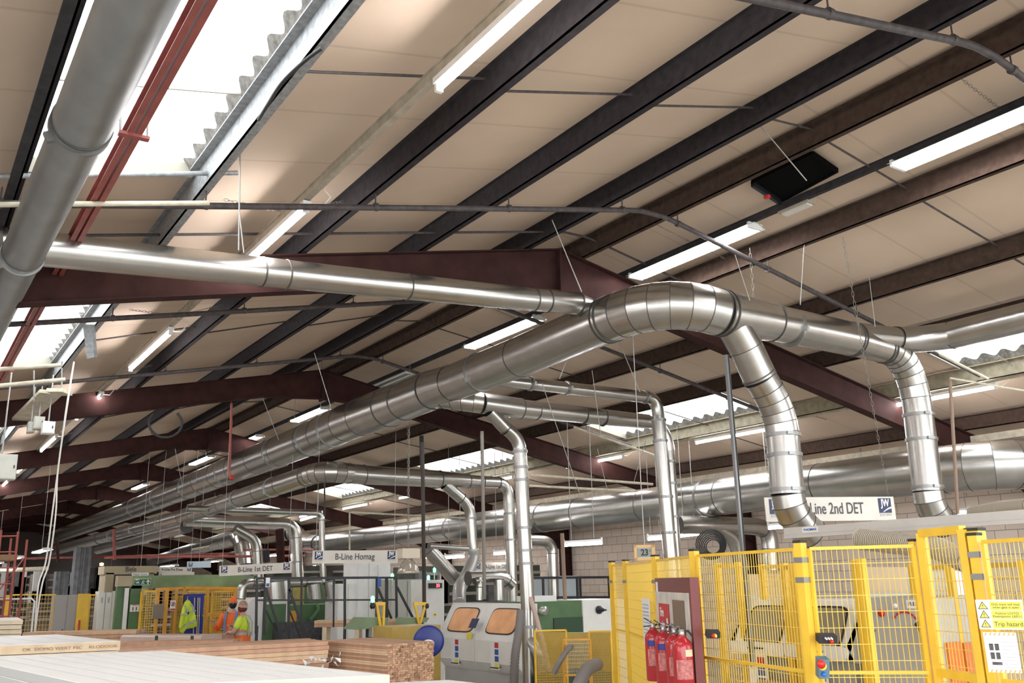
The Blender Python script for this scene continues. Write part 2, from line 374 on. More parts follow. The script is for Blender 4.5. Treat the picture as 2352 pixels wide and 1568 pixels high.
# the fork that climbs to the right edge
m.straight((9.65, 6.9, 4.88), (10.45, 6.82, 4.9), .15, .15, name='fork_section'); m.seam((10.42, 6.83, 4.9), (1, -.1, 0), .155); m.seam((10.5, 6.82, 4.9), (1, -.1, 0), .155)
m.bend((10.45, 6.82, 4.9), (10.75, 6.78, 4.9), (10.92, 6.35, 4.9), .16, 12, r1=.175); m.seam((10.92, 6.35, 4.9), (.0, -1, 0), .175)
m.straight((10.92, 6.35, 4.9), (10.95, 3.0, 4.92), .175, name='fork_section')
# drops of the main trunk
e2_ = at(2131, 1128, Y=6.93)
m.straight((10.88, 6.93, 3.98), e2_, .185, clamps=(.02, .34, .95), name='drop_section')
m.bend(e2_, at(2134, 1172, Y=6.93), at(2172, 1205, Y=6.93), .185, 4)
m.bend(at(1680, 738, Y=6.93), at(1714, 795, Y=6.93), (7.95, 6.93, 4.15), .19, 2, name='branch_section'); m.seam((7.92, 6.93, 4.18), (.55, 0, -.8), .19)
m.bend((7.95, 6.93, 4.15), (8.22, 6.93, 3.85), (8.235, 6.93, 3.55), .185, 5)
e1_ = at(1809, 1135, Y=6.93)
m.straight((8.235, 6.93, 3.55), e1_, .185, clamps=(.04, .37, .93), name='drop_section')
m.bend(e1_, at(1812, 1185, Y=6.93), at(1862, 1225, Y=6.93), .185, 4)
# near duct, top left, and its cross branch into the trunk
m = Duct('near_overhead_duct', 'wide matt grey duct rising past the camera in the top left corner', (.55, 5, 4.35), m=GALV2)
N0, N1, N2 = at(315, 0, Z=4.5), at(190, 283, Z=4.5), at(50, 590, Z=4.5)
m.straight(N0+(N0-N1), N1, .155); m.seam(N1, N1-N0, .158); m.clamp(N1+(N2-N1)*.03, N1-N0, .15)
m.straight(N1, N2, .146); m.seam(N2-(N2-N1)*.05, N1-N0, .148); m.clamp(N2, N1-N0, .145); m.straight(N2, N2+(N2-N1)*1.6, .142)
m = Duct('cross_duct', 'bright silver duct crossing from the top left duct to the main trunk', (3.5, 8.1, 4.9))
A0, A1 = at(0, 562, Z=4.62), at(1225, 688, D=10.4)
m.straight(A0, A1, .142, .13)
for f in (.40, .445, .69, 1.0): m.seam(A0+(A1-A0)*f, A1-A0, .142-.012*f)
A2 = at(1327, 697, D=10.75); m.straight(A1, A2, .13); m.seam(A1+(A2-A1)*.3, A2-A1, .132); m.seam(A2, A2-A1, .132)
A3 = at(1366, 702, D=10.85); A4 = at(1331, 734, D=10.95); A5 = at(1299, 780, D=11.25)
m.bend(A2, A3, A4, .13, 3, r1=.115); m.straight(A4, A5, .112, .118); m.seam(A4+(A5-A4)*.4, A5-A4, .118)
# second trunk, below the first
m = Duct('second_extraction_duct', 'second silver duct below the main trunk, bending right over the edge banding line', (6.9, 30, 3.8))
Q0, Q1, Q2, Q3 = at(705, 1093, Z=4.0), at(420, 1186, Z=4.0), at(230, 1236, Z=4.0), V((7.1, 62, 4.0))
m.straight(Q0, Q1, .195, .21, seams=1.6, clamps=(.2, .45, .7)); m.straight(Q1, Q2, .21, seams=1.9, clamps=(.2, .5, .8)); m.straight(Q2, Q3, .225, seams=2.4); m.cap(Q3, Q3-Q2, .225)
Yq = at(800, 1087, Z=4.0).y
c0 = V((Q0.x-.03, Yq, 4.0)); e0 = at(800, 1087, Y=Yq)
m.bend(Q0, at(738, 1078, Z=4.0), e0, .19, 7); m.seam(e0, (1, 0, 0), .19)
e1 = at(835, 1090, Y=Yq); e2 = at(1010, 1100, Y=Yq); e3 = at(1075, 1104, Y=Yq); e4 = at(1145, 1108, Y=Yq)
m.straight(e0, e1, .185); m.seam(e1, (1, 0, 0), .187); m.straight(e1, e2, .178, .165); m.seam(e2, (1, 0, 0), .168); m.straight(e2, e3, .16, .14); m.seam(e3, (1, 0, 0), .14)
m.straight(e3, e4, .125, .115); m.seam(at(1108, 1106, Y=Yq), (1, 0, 0), .125); m.seam(e4, (1, 0, 0), .118)
f1 = at(1170, 1155, Y=Yq); f2 = at(1178, 1400, Y=Yq)
m.bend(e4, at(1168, 1110, Y=Yq), f1, .11, 14, name='smooth_bend'); m.straight(f1, f2, .11, clamps=(.1, .35), name='drop_section')
g0 = at(1022, 1112, Y=Yq); g1 = at(1060, 1145, Y=Yq); g2 = at(1082, 1190, Y=Yq); g3 = at(1086, 1262, Y=Yq)
m.straight(g0, g1, .115, name='branch_section'); m.seam(g1, g1-g0, .118); m.bend(g1, at(1080, 1163, Y=Yq), g2, .108, 14, name='smooth_bend'); m.straight(g2, g3, .103, name='drop_section'); m.clamp(g2, (0, 0, 1), .103)
def flex(name, label, pts, r, m_, grp=None, n=90, cat='hose', amp=.07, parent=None):
    "corrugated hose through pts"
    P = [V(p) for p in pts]; out = []
    for i in range(n+1):
        u = i/n*(len(P)-1); k = min(int(u), len(P)-2); f = u-k
        a, b_, c, d = P[max(k-1, 0)], P[k], P[k+1], P[min(k+2, len(P)-1)]
        out.append(.5*((2*b_)+(c-a)*f+(2*a-5*b_+4*c-d)*f*f+(3*b_-a-3*c+d)*f**3))
    rr = [r*(1+amp*(1 if i % 2 else -1)) for i in range(n+1)]
    o = MB().tube(out, rr, 20).build(name, m_, parent)
    return tag(o, label, cat, grp) if not parent else o
HOSEM = mat('grey flexible hose', (.55, .54, .52), .4, .6)
HOSED = mat('dark grey hose', (.2, .18, .17), .6, .1)
flex('flexible_duct', 'ribbed grey flexible duct curving down onto the grey white hood', [g3+V((0, 0, .02)), at(1086, 1285, Y=Yq), at(1070, 1325, Y=Yq-.4), at(1056, 1350, Y=Yq-1), at(1055, 1384, Y=Yq-1.3)], .115, HOSEM, n=60)
# duct E with two drops, leaving below the trunk
m = Duct('branch_duct', 'silver branch duct with a blueish sheen below the main trunk, splitting into two drops', (8, 10.75, 4.2), 'branch ducts and drops')
YE = at(1300, 945, Z=4.6).y
E0 = V((6.74, YE+1.0, 4.84)); E1 = at(1105, 925, Y=YE); E2 = at(1195, 938, Y=YE); E3 = at(1488, 968, Y=YE)
m.bend(E0, (6.78, YE, 4.62), E1, .16, 6); m.seam(E1, (1, 0, 0), .162); m.straight(E1, E2, .16); m.seam(E2, (1, 0, 0), .16); m.straight(E2, E3, .145, .123)
for x in (1233, 1340, 1385): m.seam(at(x, 943+(x-1233)*.105, Y=YE), (1, 0, 0), .14)
m.straight(at(1125, 945, Y=YE), at(1163, 985, Y=YE), .105, name='branch_section'); m.seam(at(1163, 985, Y=YE), (.6, 0, -.7), .108)
a = at(1194, 1030, Y=YE); m.bend(at(1163, 985, Y=YE), at(1190, 1003, Y=YE), a, .1, 14, name='smooth_bend')
b_ = at(1213, 1400, Y=YE); m.straight(a, b_, .104, clamps=(.02, .12, .2, .5, .64, .72), name='drop_section'); m.straight(b_, (b_.x, b_.y, .4), .104, clamps=(.2,), name='drop_section')
a = at(1536, 1035, Y=YE); m.bend(E3, at(1528, 972, Y=YE), a, .105, 14, name='smooth_bend'); m.straight(a, at(1552, 1290, Y=YE), .098, clamps=(.1, .3, .6), name='drop_section')
m.straight(at(1552, 1290, Y=YE), at(1565, 1400, Y=YE), .098, name='drop_section')
m = Duct('branch_duct', 'slimmer silver branch duct ending in the front drop beside the right skylight', (7.5, 9.3, 4.3), 'branch ducts and drops')
YG = at(1350, 897, Z=4.8).y
G0, G1 = at(1085, 866, Y=YG), at(1485, 912, Y=YG)
m.straight(G0, G1, .09, .096); 
for x in (1218, 1302, 1480): m.clamp(at(x, 881+(x-1218)*.117, Y=YG), (1, 0, 0), .094)
a = at(1513, 965, Y=YG); m.bend(G1, at(1512, 914, Y=YG), a, .1, 14, name='smooth_bend'); m.straight(a, at(1541, 1290, Y=YG), .11, clamps=(.0, .15, .55, .8), name='drop_section'); m.straight(at(1541, 1290, Y=YG), at(1548, 1380, Y=YG), .11, name='drop_section')
# third trunk along the right
m = Duct('third_extraction_duct', 'wide silver duct low along the right side, behind the hanging line signs', (13.2, 17, 3.1))
T0, T1 = at(2172, 1078, Z=3.5), at(735, 1249, Z=3.5)
T1 = V((T0.x+.1, T1.y, 3.5)); T1 = at(735, 1249, Z=3.5)
m.straight(T0, T1, .36, .33, seams=2.3, clamps=(.2, .42, .6))
m.bend(T0, T0+V((0, -1.0, 0)), T0+V((1.0, -1.0, 0)), .36, 5); m.straight(T0+V((1.0, -1.0, 0)), T0+V((4.2, -1.0, 0)), .36, seams=1.2)
tl = at(690, 1228, D=38); tm = at(590, 1165, D=42)
m.bend(T1, at(702, 1256, D=36), at(675, 1222, D=38.5), .36, 4); m.straight(at(675, 1222, D=38.5), at(590, 1160, D=44), .4); m.seam(at(675, 1222, D=38.5), (.3, -1, 0), .4)
# lower left ducts
def simple(label, pts, r, D=None, clamps=(), grp='branch ducts and drops', m_=None, bendat=None):
    m = Duct('branch_duct', label, at(*pts[0], Y=D), grp, m_)
    P = [at(*p, Y=D) for p in pts]
    for i in range(len(P)-1):
        a, b_ = P[i], P[i+1]
        if i > 0: a = P[i]+(P[i+1]-P[i])*min(.45, 2.2*r/(P[i+1]-P[i]).length)
        if i < len(P)-2: b_ = P[i+1]+(P[i]-P[i+1])*min(.45, 2.2*r/(P[i+1]-P[i]).length)
        m.straight(a, b_, r, n=24)
        m.seam(a, b_-a, r)
        if i < len(P)-2:
            c = P[i+1]+(P[i+2]-P[i+1])*min(.45, 2.2*r/(P[i+2]-P[i+1]).length); m.bend(b_, P[i+1], c, r, 12, name='smooth_bend')
    return m
m = simple('thin silver duct level then dropping behind the middle hanging sign', [(430, 1168), (738, 1178), (745, 1425)], .085, 24)
m = simple('silver duct dropping past the end of the tilted hanging sign', [(425, 1194), (678, 1204), (684, 1335)], .18, 27)
m.clamp(at(680, 1290, Y=27), (0, 0, 1), .18)
m = simple('silver duct branching off and dropping behind the middle of the tilted hanging sign', [(540, 1212), (590, 1240), (594, 1335)], .14, 26.5)
m = Duct('lower_trunk_duct', 'silver duct with yellow reflections low behind the tilted hanging sign', at(480, 1247, D=38)); p, q = at(545, 1232, Z=3.7), at(395, 1275, Z=3.7)
m.straight(p, q, .28, seams=2.6); dh = (p-q).normalized(); m.bend(p, p+dh*.9, p+dh*.95+V((.1, -.1, -1.0)), .28, 5); m.seam(p, p-q, .28); m.straight(q, q+(q-p)*.6, .28)
m = Duct('lower_trunk_duct', 'dull silver duct between the second trunk and the yellow reflecting one', at(330, 1240, D=45)); p, q = at(430, 1208, Z=3.7), at(225, 1262, Z=3.7)
m.straight(p, q, .19, seams=3)
simple('silver duct behind the fence, forking at its middle', [(1555, 1204), (1740, 1208), (1768, 1222), (1772, 1310)], .17, 13, ()); simple('short silver duct branching down behind the fence', [(1640, 1210), (1690, 1238), (1704, 1310)], .14, 13)
simple('ribbed silver pipe elbow beyond the tall front drops', [(1210, 1240), (1268, 1243), (1272, 1378)], .12, 17)
simple('grey angled duct left of the ribbed flexible duct', [(985, 1262), (1045, 1330)], .14, 16)
simple('thin duct running right from the angled grey duct', [(985, 1253), (1075, 1260)], .05, 15.5)
simple('silver manifold above the grey white hood', [(1075, 1328), (1155, 1326), (1175, 1345)], .12, 14.5); simple('small silver elbow left under the manifold', [(1090, 1335), (1102, 1330), (1102, 1378)], .06, 14.2); simple('small silver drop below the manifold', [(1146, 1330), (1147, 1378)], .09, 14.3)
simple('silver manifold above the green planing machine', [(553, 1375), (558, 1338), (680, 1338), (735, 1336)], .1, 20.5)
simple('left silver drop onto the green planing machine', [(630, 1335), (632, 1380)], .2, 20.3); simple('second silver drop onto the green planing machine', [(655, 1332), (660, 1378)], .1, 20.2)
simple('third silver drop onto the green planing machine', [(720, 1340), (724, 1378)], .16, 20.4); simple('fourth silver drop onto the green planing machine', [(755, 1335), (762, 1378)], .14, 20.4)
# ------------------------------------------------------------------ fluorescent rows
def chainpart(p, q, r=.007, m_=CHAIN, parent=None, name='chain', link=.035, label=None, grp='chains and wires'):
    p, q = V(p), V(q); n = max(2, int((q-p).length/link)); d = (q-p)/n; b = MB(); a = d.normalized().orthogonal().normalized(); c = d.normalized().cross(a)
    for i in range(n):
        s = a if i % 2 else c; m0 = p+d*(i+.5); hl = d*.62; ww = s*r*1.9
        loop = [m0-hl+ww*.5, m0-hl*.6+ww, m0+hl*.6+ww, m0+hl-ww*0, m0+hl*.6-ww, m0-hl*.6-ww, m0-hl, m0-hl+ww*.5]
        b.tube(loop, r*.45, 4, caps=False)
    o = b.build(name, m_, parent)
    return o if parent else tag(o, label, 'chain', grp)
def batten(x, z, ya, yb, label, grp, twin=False, lit=True, off=.0):
    t = thing('fluorescent_light', (x, (ya+yb)/2, z), label, 'light', grp)
    if twin:
        b = MB(); b.prism([(x-.03, ya, z), (x+.03, ya, z), (x+.15, ya, z-.055), (x+.145, ya, z-.06), (x+.03, ya, z-.012), (x-.03, ya, z-.012), (x-.145, ya, z-.06), (x-.15, ya, z-.055)], (0, yb-ya, 0)); b.build('reflector', REFL, t)
        for dx in (-.085, .085):
            MB().tube([(x+dx, ya+.04, z-.055), (x+dx, yb-.04, z-.055)], .016, 12).build('tube', TUBE if lit else mat('unlit tube', (.8, .8, .78), .3), t)
        for yy in (ya+.02, yb-.02): MB().box((x-.11, yy-.015, z-.08), (x+.11, yy+.015, z-.01)).build('lampholder', WHITE, t)
    else:
        MB().box((x-.035, ya, z-.045), (x+.035, yb, z)).build('batten_body', WHITE, t)
        MB().tube([(x, ya+.04, z-.07), (x, yb-.04, z-.07)], .024, 12).build('tube', TUBE if lit else REFL, t)
        for yy in (ya+.02, yb-.02): MB().box((x-.025, yy-.015, z-.1), (x+.025, yy+.015, z-.03)).build('lampholder', WHITE, t)
        MB().tube([V((x+.03, ya+.1, z-.03)), V((x+.12, ya+.0, z-.05)), V((x+.16, ya-.12, z+.02)), V((x+.08, ya-.16, z+.06))], .006, 6).build('flex', CABLEW, t)
    return t
def trunking(x, z, y0, y1, label, m_=TRUNK, w_=.055, h=.07):
    t = thing('lighting_trunking', (x, (y0+y1)/2, z), label, 'trunking')
    b = MB(); b.box((x-w_/2, y0, z), (x+w_/2, y1, z+h)); b.box((x-w_/2-.012, y0, z+h-.01), (x+w_/2+.012, y1, z+h)); b.build('channel', m_, t)
    for y in [y0+1.9+i*3.815 for i in range(int((y1-y0)/3.815))]:
        for s in (-1, 1):
            if s > 0 or y < 14: chainpart((x, y, z+h), (x+s*.55, y, rz(x+s*.55, 6.15)), parent=t, r=.006)
    return t
trunking(2.6, 5.17, -2, 62, 'cream trunking carrying the single fluorescent tubes on the left')
ys = [(2.35, 4.72), (7.0, 9.32), (11.57, 13.95), (16.11, 18.6), (21.07, 23.35), (25.6, 27.9), (30.2, 32.5), (34.8, 37.1), (39.4, 41.7), (44, 46.3)]
for i, (a, b_) in enumerate(ys): batten(2.6, 5.16, a, b_, f'{ORD[i]} single tube light from the camera on the left trunking', 'tube lights on the left trunking')
trunking(7.65, 5.84, -2, 62, 'dark trunking just right of the ridge carrying twin tube lights', PURL)
ys = [(2.4, 4.76), (6.53, 8.6), (10.75, 12.8), (14.9, 17.0), (19.0, 20.9), (23.4, 25.5), (27.8, 29.9), (32, 34), (36.3, 38.3), (41, 43)]
for i, (a, b_) in enumerate(ys): batten(7.65, 5.83, a, b_, f'{ORD[i]} twin tube light from the camera along the ridge trunking' + (', unlit' if i == 3 else ''), 'twin tube lights near the ridge', True, i != 3)
trunking(13.17, 4.67, 1, 60, 'cream trunking low on the right roof slope with single tubes', CREAM)
ys = [(2.9, 5.0), (7.09, 9.1), (11.35, 13.28), (15.5, 17.6), (19.9, 22), (24.3, 26.4), (28.7, 30.8), (33, 35), (37.4, 39.4)]
for i, (a, b_) in enumerate(ys): batten(13.17, 4.66, a, b_, f'{ORD[i]} single tube light from the camera on the right trunking', 'tube lights on the right trunking')
for i, (x0, yy0, x1, yy1, D) in enumerate([(1295, 1252, 1382, 1247, 17.5), (1488, 1238, 1522, 1236, 19), (1563, 1231, 1605, 1226, 18), (1765, 1213, 1800, 1210, 17), (1022, 1281, 1066, 1278, 22), (1134, 1272, 1165, 1270, 22), (690, 1195, 740, 1180, 30), (2200, 1178, 2225, 1176, 17)]):
    a, b_ = at(x0, yy0, D=D), at(x1, yy1, D=D); t = thing('fluorescent_light', (a+b_)/2, ['long low tube light left of the thermometer clock', 'short low tube light above the thermometer clock', 'low tube light right of the front drops', 'low tube light below the large right hanging sign', 'low tube light left of the tall front drops', 'low blueish tube light just left of the tall drops', 'faint tube light above the middle hanging sign', 'low tube light right of the large right hanging sign'][i], 'light', 'low tube lights near the right wall')
    MB().bar(a+V((0, 0, .06)), b_+V((0, 0, .06)), .06, .04).build('batten_body', WHITE, t); MB().tube([a, b_], .024, 10).build('tube', TUBE, t)
    for p in (a, b_): MB().bar(p+V((0, 0, -.02)), p+V((0, 0, .11)), .03).build('lampholder', WHITE, t)
    mid = (a+b_)/2; b = MB(); b.tube([a.lerp(b_, .2)+V((0, 0, .1)), (a.lerp(b_, .2).x, a.lerp(b_, .2).y, rz(a.lerp(b_, .2).x, 6.25))], .008, 5); b.tube([a.lerp(b_, .8)+V((0, 0, .1)), (a.lerp(b_, .8).x, a.lerp(b_, .8).y, rz(a.lerp(b_, .8).x, 6.25))], .008, 5); b.build('hanger', WIRE, t)

# unseen row added behind and left of the camera to brighten the hall
trunking(-3.4, 3.9, -12, 60, 'cream trunking for the added unseen fill lights, low on the left roof slope', TRUNK)
for i in range(12): batten(-3.4, 3.89, -11+5*i, -8.6+5*i, f'{ORD[i]} added fill tube light of the unseen row beyond the left rooflights', 'added fill lights beyond the left rooflights')

# low rows added over the far machines to brighten the ducts from below
k = 0
for xx, zz_ in ((3.4, 3.1), (9.6, 2.95), (15.6, 2.9)):
    for yy in (27, 33, 39, 45, 51, 57):
        if xx > 15 and yy > 45: continue
        batten(xx, zz_, yy, yy+2.2, f'{ORD[(yy-27)//6]} low twin tube fill light added over the far machines, ' + {3.4: 'left row', 9.6: 'middle row', 15.6: 'row by the blockwork wall'}[xx], 'added low twin fill lights over the far machines', True)
        o = MB().tube([(xx, yy+1.1, zz_), (xx, yy+1.1, rz(xx, 6.24))], .006, 5).build('drop_wire', WIRE, bpy.data.objects[[n.name for n in sc.objects if n.name.startswith('fluorescent_light')][-1]]); k += 1
# ------------------------------------------------------------------ lettering and signs
def frame_mx(c, right, upv):
    r_ = V(right).normalized(); u_ = V(upv); u_ = (u_-r_*u_.dot(r_)).normalized(); n = r_.cross(u_)
    return Matrix(((r_.x, u_.x, n.x, c[0]), (r_.y, u_.y, n.y, c[1]), (r_.z, u_.z, n.z, c[2]), (0, 0, 0, 1)))
def text(body, c, right, upv, h, w, m, parent, name='lettering', bold=0):
    cu = bpy.data.curves.new(name, 'FONT'); cu.body = body; cu.align_x = 'CENTER'; cu.align_y = 'CENTER'; cu.size = h*1.35; cu.extrude = .0006; cu.offset = bold
    tmp = bpy.data.objects.new('tmp', cu); dg = bpy.context.evaluated_depsgraph_get(); sc.collection.objects.link(tmp); dg.update()
    me = bpy.data.meshes.new_from_object(tmp.evaluated_get(dg)); bpy.data.objects.remove(tmp); me.name = name
    xs = [v.co.x for v in me.vertices]; 
    if xs:
        k = w/(max(xs)-min(xs)); mid = (max(xs)+min(xs))/2
        for v in me.vertices: v.co.x = (v.co.x-mid)*k
    me.materials.clear(); me.materials.append(m)
    o = bpy.data.objects.new(name, me); sc.collection.objects.link(o); o.parent = parent
    o.matrix_basis = Matrix.Translation(-pworld(parent)) @ frame_mx(c, right, upv)
    return o
NAVY = mat('navy print', (.02, .03, .09), .5); INK = mat('dark grey print', (.06, .06, .065), .5); SIGNW = mat('off white sign board', (.68, .64, .57), .5, 0, .08, 3)
PAPER = mat('white paper', (.8, .8, .8), .6); BLUEP = mat('blue print', (.03, .1, .35), .5); REDP = mat('red print', (.5, .03, .03), .5); YELP = mat('yellow print', (.85, .75, .1), .5); GREENP = mat('safety sign green', (.01, .12, .05), .5); GREYINK = mat('pale grey print', (.45, .45, .45), .6)
def plate(t, c, right, upv, w_, h_, m, name, th=.004, lift=0):
    r_ = V(right).normalized(); u_ = V(upv); u_ = (u_-r_*u_.dot(r_)).normalized(); n = r_.cross(u_)
    return MB().obox(V(c)+n*lift, r_*w_/2, u_*h_/2, n*th/2).build(name, m, t)
def jw(t, c, r_, u_, s):
    "square navy emblem with white letters and a swoosh, name under it"
    n = V(r_).normalized().cross(V(u_).normalized())
    plate(t, V(c)+n*.004, r_, u_, s, s, NAVY, 'emblem_panel')
    text('JW', V(c)+n*.0075+V(u_).normalized()*s*.16, r_, u_, s*.5, s*.72, PAPER, t, 'emblem_letters', .004)
    b = MB(); R_, U_ = V(r_).normalized(), V(u_).normalized(); P = []
    for i in range(9): a = i/8; P.append(V(c)+n*.0075+R_*s*(-.2+.68*a)+U_*s*(-.42+.34*math.sin(a*1.35)))
    for i in range(9): a = 1-i/8; P.append(V(c)+n*.0075+R_*s*(-.2+.68*a)+U_*s*(-.47+.27*math.sin(a*1.35)))
    b.add(P, [(i, i+1, 16-i, 17-i) for i in range(8)]); b.build('emblem_swoosh', PAPER, t)
    text('JELD WEN', V(c)+n*.004-U_*s*.64, r_, u_, s*.17, s*.95, GREYINK, t, 'emblem_name')
def linesign(label, body, tl, tr, hpx, D0, D1, txt=(.3, .72), es=.62, left=True, right_=True):
    p, q = at(*tl, D=D0), at(*tr, D=D1); h = hpx*((D0+D1)/2)/FPX; r_ = (q-p).normalized(); u_ = V((0, 0, 1)); u_ = (u_-r_*u_.dot(r_)).normalized(); L = (q-p).length
    c = (p+q)/2-u_*h/2; t = thing('hanging_sign', c, label, 'sign', 'hanging line signs')
    plate(t, c-r_.cross(u_)*.01, r_, u_, L, h, SIGNW, 'sign_board', .016)
    if left: jw(t, c-r_*(L/2-h*.5)+u_*h*.12, r_, u_, h*es)
    if right_: jw(t, c+r_*(L/2-h*.5)+u_*h*.12, r_, u_, h*es)
    text(body, c+r_*((txt[0]+txt[1])/2-.5)*L+r_.cross(u_)*.003, r_, u_, h*.5, L*(txt[1]-txt[0]), INK, t, bold=.002)
    for f in (.04, .96):
        a = p+(q-p)*f; chainpart(a, yroof(1722, 570, 6.0, 1) if f < .5 else yroof(1936, 545, 6.0, 1), .006, parent=t, link=.06) if D0 < 14 else MB().tube([a, (a.x, a.y, rz(a.x, 6.25))], .005, 5).build('wire', WIRE, t)
linesign('long off white hanging sign ending 2nd DET, partly behind the front duct drop', 'B-Line 2nd DET', (1756, 1142), (2052, 1140), 54, 11.1, 11.6, (.27, .75))
linesign('off white hanging sign B-Line Homag in the middle of the hall'.replace(' Homag', ''), 'B-Line Homag', (718, 1264), (914, 1263), 29, 17, 17, (.27, .73))
linesign('tilted stained hanging sign 1st DET beside the middle duct drops', 'B-Line 1st DET', (504, 1299), (670, 1291), 23, 18.5, 18.5, (.26, .74))
linesign('small white far hanging sign just left of the tall duct drops', 'A-Line 1st DET', (1088, 1292), (1172, 1291), 19, 22, 22, (.3, .95), left=True, right_=False)
linesign('small pale blue hanging sign above the long green beam', 'A-Line Pre Press', (359, 1301), (441, 1302), 12, 24, 24, (.15, .75), left=False)
# ------------------------------------------------------------------ generic builders for the hall floor
def grounded(name, label, cat, x0, y0, x1, y1, Y, dep, m, grp=None, zb=0, as_thing=True):
    "cabinet-like body: front on the plane Y, seen between photo corners (x0,y0) and (x1,y1), standing on the floor"
    a, c = at(x0, y0, Y=Y), at(x1, y0, Y=Y); ztop = (a.z+c.z)/2; z1 = at((x0+x1)/2, y1, Y=Y).z
    zb_ = 0 if zb == 0 else z1
    t = thing(name, ((a.x+c.x)/2, Y+dep/2, zb_), label, cat, grp)
    MB().box((a.x, Y, zb_), (c.x, Y+dep, ztop)).build('body', m, t)
    t['x0'], t['x1'], t['zt'], t['yf'] = a.x, c.x, ztop, Y
    return t
def doors(t, n=1, handle=True, zlo=.05, m=None):
    x0, x1, zt, Y = t['x0'], t['x1'], t['zt'], t['yf']; wd = (x1-x0)/n
    for i in range(n):
        d = MB().box((x0+wd*i+.012, Y-.02, zlo), (x0+wd*(i+1)-.012, Y-.001, zt-.03)).build('door', m or OFFW, t)
        if handle: MB().box((x0+wd*(i+1)-.07, Y-.04, zt*.5), (x0+wd*(i+1)-.045, Y-.021, zt*.5+.14)).build('handle', BLACK, d)
def meshpanel(p, q, zlo, zhi, t, m=YWIRE, fm=YEL, sp=.032, rows=.1, fr=.022, wr=.0022, mids=(), name='wire_mesh', stiles=True):
    p, q = V(p), V(q); d = (q-p); d.z = 0; L = d.length; d.normalize(); b = MB()
    n = int(L/sp)
    for i in range(1, n): c = p+d*(L*i/n); b.bar((c.x, c.y, zlo), (c.x, c.y, zhi), wr*1.6, wr*1.6)
    n = int((zhi-zlo)/rows)
    for i in range(1, n): z = zlo+(zhi-zlo)*i/n; b.bar((p.x, p.y, z), (q.x, q.y, z), wr*2, wr*2)
    b.build(name, m, t)
    b = MB(); 
    for z in (zlo, zhi)+tuple(mids): b.bar((p.x, p.y, z), (q.x, q.y, z), fr)
    if stiles:
        for c in (p, q): b.bar((c.x, c.y, zlo), (c.x, c.y, zhi), fr)
    b.build('frame', fm, t)
def post(p, h, w_, t, m=YEL, cap=True, name='post'):
    p = V(p); o = MB().box((p.x-w_/2, p.y-w_/2, 0), (p.x+w_/2, p.y+w_/2, h)).build(name, m, t)
    b = MB().box((p.x-w_/2-.03, p.y-w_/2-.03, 0), (p.x+w_/2+.03, p.y+w_/2+.03, .012)); b.build('foot_plate', m, t)
    if cap: MB().box((p.x-w_/2-.003, p.y-w_/2-.003, h), (p.x+w_/2+.003, p.y+w_/2+.003, h+.018)).build('cap', RUBBER, o)
# ------------------------------------------------------------------ yellow guard fence, front right
FP = [at(1405, 1293, Z=2.2), at(1437, 1290, Z=2.2), at(1505, 1280, Z=2.2), at(1594, 1268, Z=2.2), at(1837, 1250, Z=2.2), at(2117, 1235, Z=2.22), at(2237, 1226, Z=2.22), at(2420, 1213, Z=2.22)]
lab = ['yellow mesh fence panel farthest left, beyond the fire point', 'narrow yellow mesh fence panel left of the fire point', 'yellow mesh fence panel behind the fire point board', 'yellow mesh fence panel just right of the fire extinguishers', 'yellow mesh fence panel in front of the grey white hood', None, 'yellow mesh fence panel at the right edge behind the warning notices']
for i in range(7):
    p, q = FP[i], FP[i+1]
    if i == 5: continue
    t = thing('mesh_fence', ((p.x+q.x)/2, (p.y+q.y)/2, 0), lab[i], 'fence', 'yellow guard fence around the machines')
    d = (q-p).normalized(); a, c = p+d*.06, q-d*.06
    meshpanel((a.x, a.y, 0), (c.x, c.y, 0), .12, 2.17, t, mids=(1.38,), sp=.033 if i > 2 else .03)
    post(p, 2.21, .06, t)
    for z in (1.95, 2.08) if i > 3 else (1.95,): MB().box((p.x-.036, p.y-.036, z), (p.x+.036, p.y+.036, z+.035)).build('clamp', CLAMP, t)
p, q = FP[5], FP[6]; t = thing('fence_gate', ((p.x+q.x)/2, (p.y+q.y)/2, 0), 'yellow mesh gate with thick frame left of the warning notices', 'gate', 'yellow guard fence around the machines')
meshpanel((p.x, p.y, 0), (q.x-.0, q.y+.07, 0), .1, 2.25, t, fr=.05, mids=(1.38,)); post((p.x, p.y+.07, 0), 2.2, .04, t); 
e = thing('fence_post', (q.x, q.y, 0), 'thick yellow fence post behind the warning notices', 'post'); post((q.x+.05, q.y+.02, 0), 2.24, .085, e)
# control boxes on the fence
def ctrlbox(x, y, w_, h_, D, label, m, knobs):
    c = at(x, y, D=D); t = thing('control_box', c, label, 'control box'); sx = w_*D/FPX; sy = h_*D/FPX
    n = -fw; MB().obox(c, rt*sx/2, up*sy/2, n*.035).build('body', m, t)
    for dx, dy, r_, mm in knobs: MB().lathe(c+rt*dx*sx+up*dy*sy+n*.035, [(r_, 0), (r_, .02), (r_*.8, .03), (.001, .032)], 16, n).build('button', mm, t)
    return t
REDK = mat('red button', (.6, .02, .01), .35); BLUEK = mat('blue button', (.02, .15, .6), .35)
ctrlbox(1637, 1455, 30, 14, 6.9, 'black control box with red button beside the extinguishers', RUBBER, [(-.05, 0, .014, REDK), (.1, 0, .012, YELP)])
ctrlbox(1898, 1465, 42, 17, 6.0, 'black control box with white labels on the middle fence panel', RUBBER, [(.15, -.1, .013, REDK), (-.15, .25, .006, PAPER), (0, .25, .006, PAPER), (.15, .28, .006, PAPER)])
TEAL = mat('blue grey switch box', (.12, .2, .25), .4)
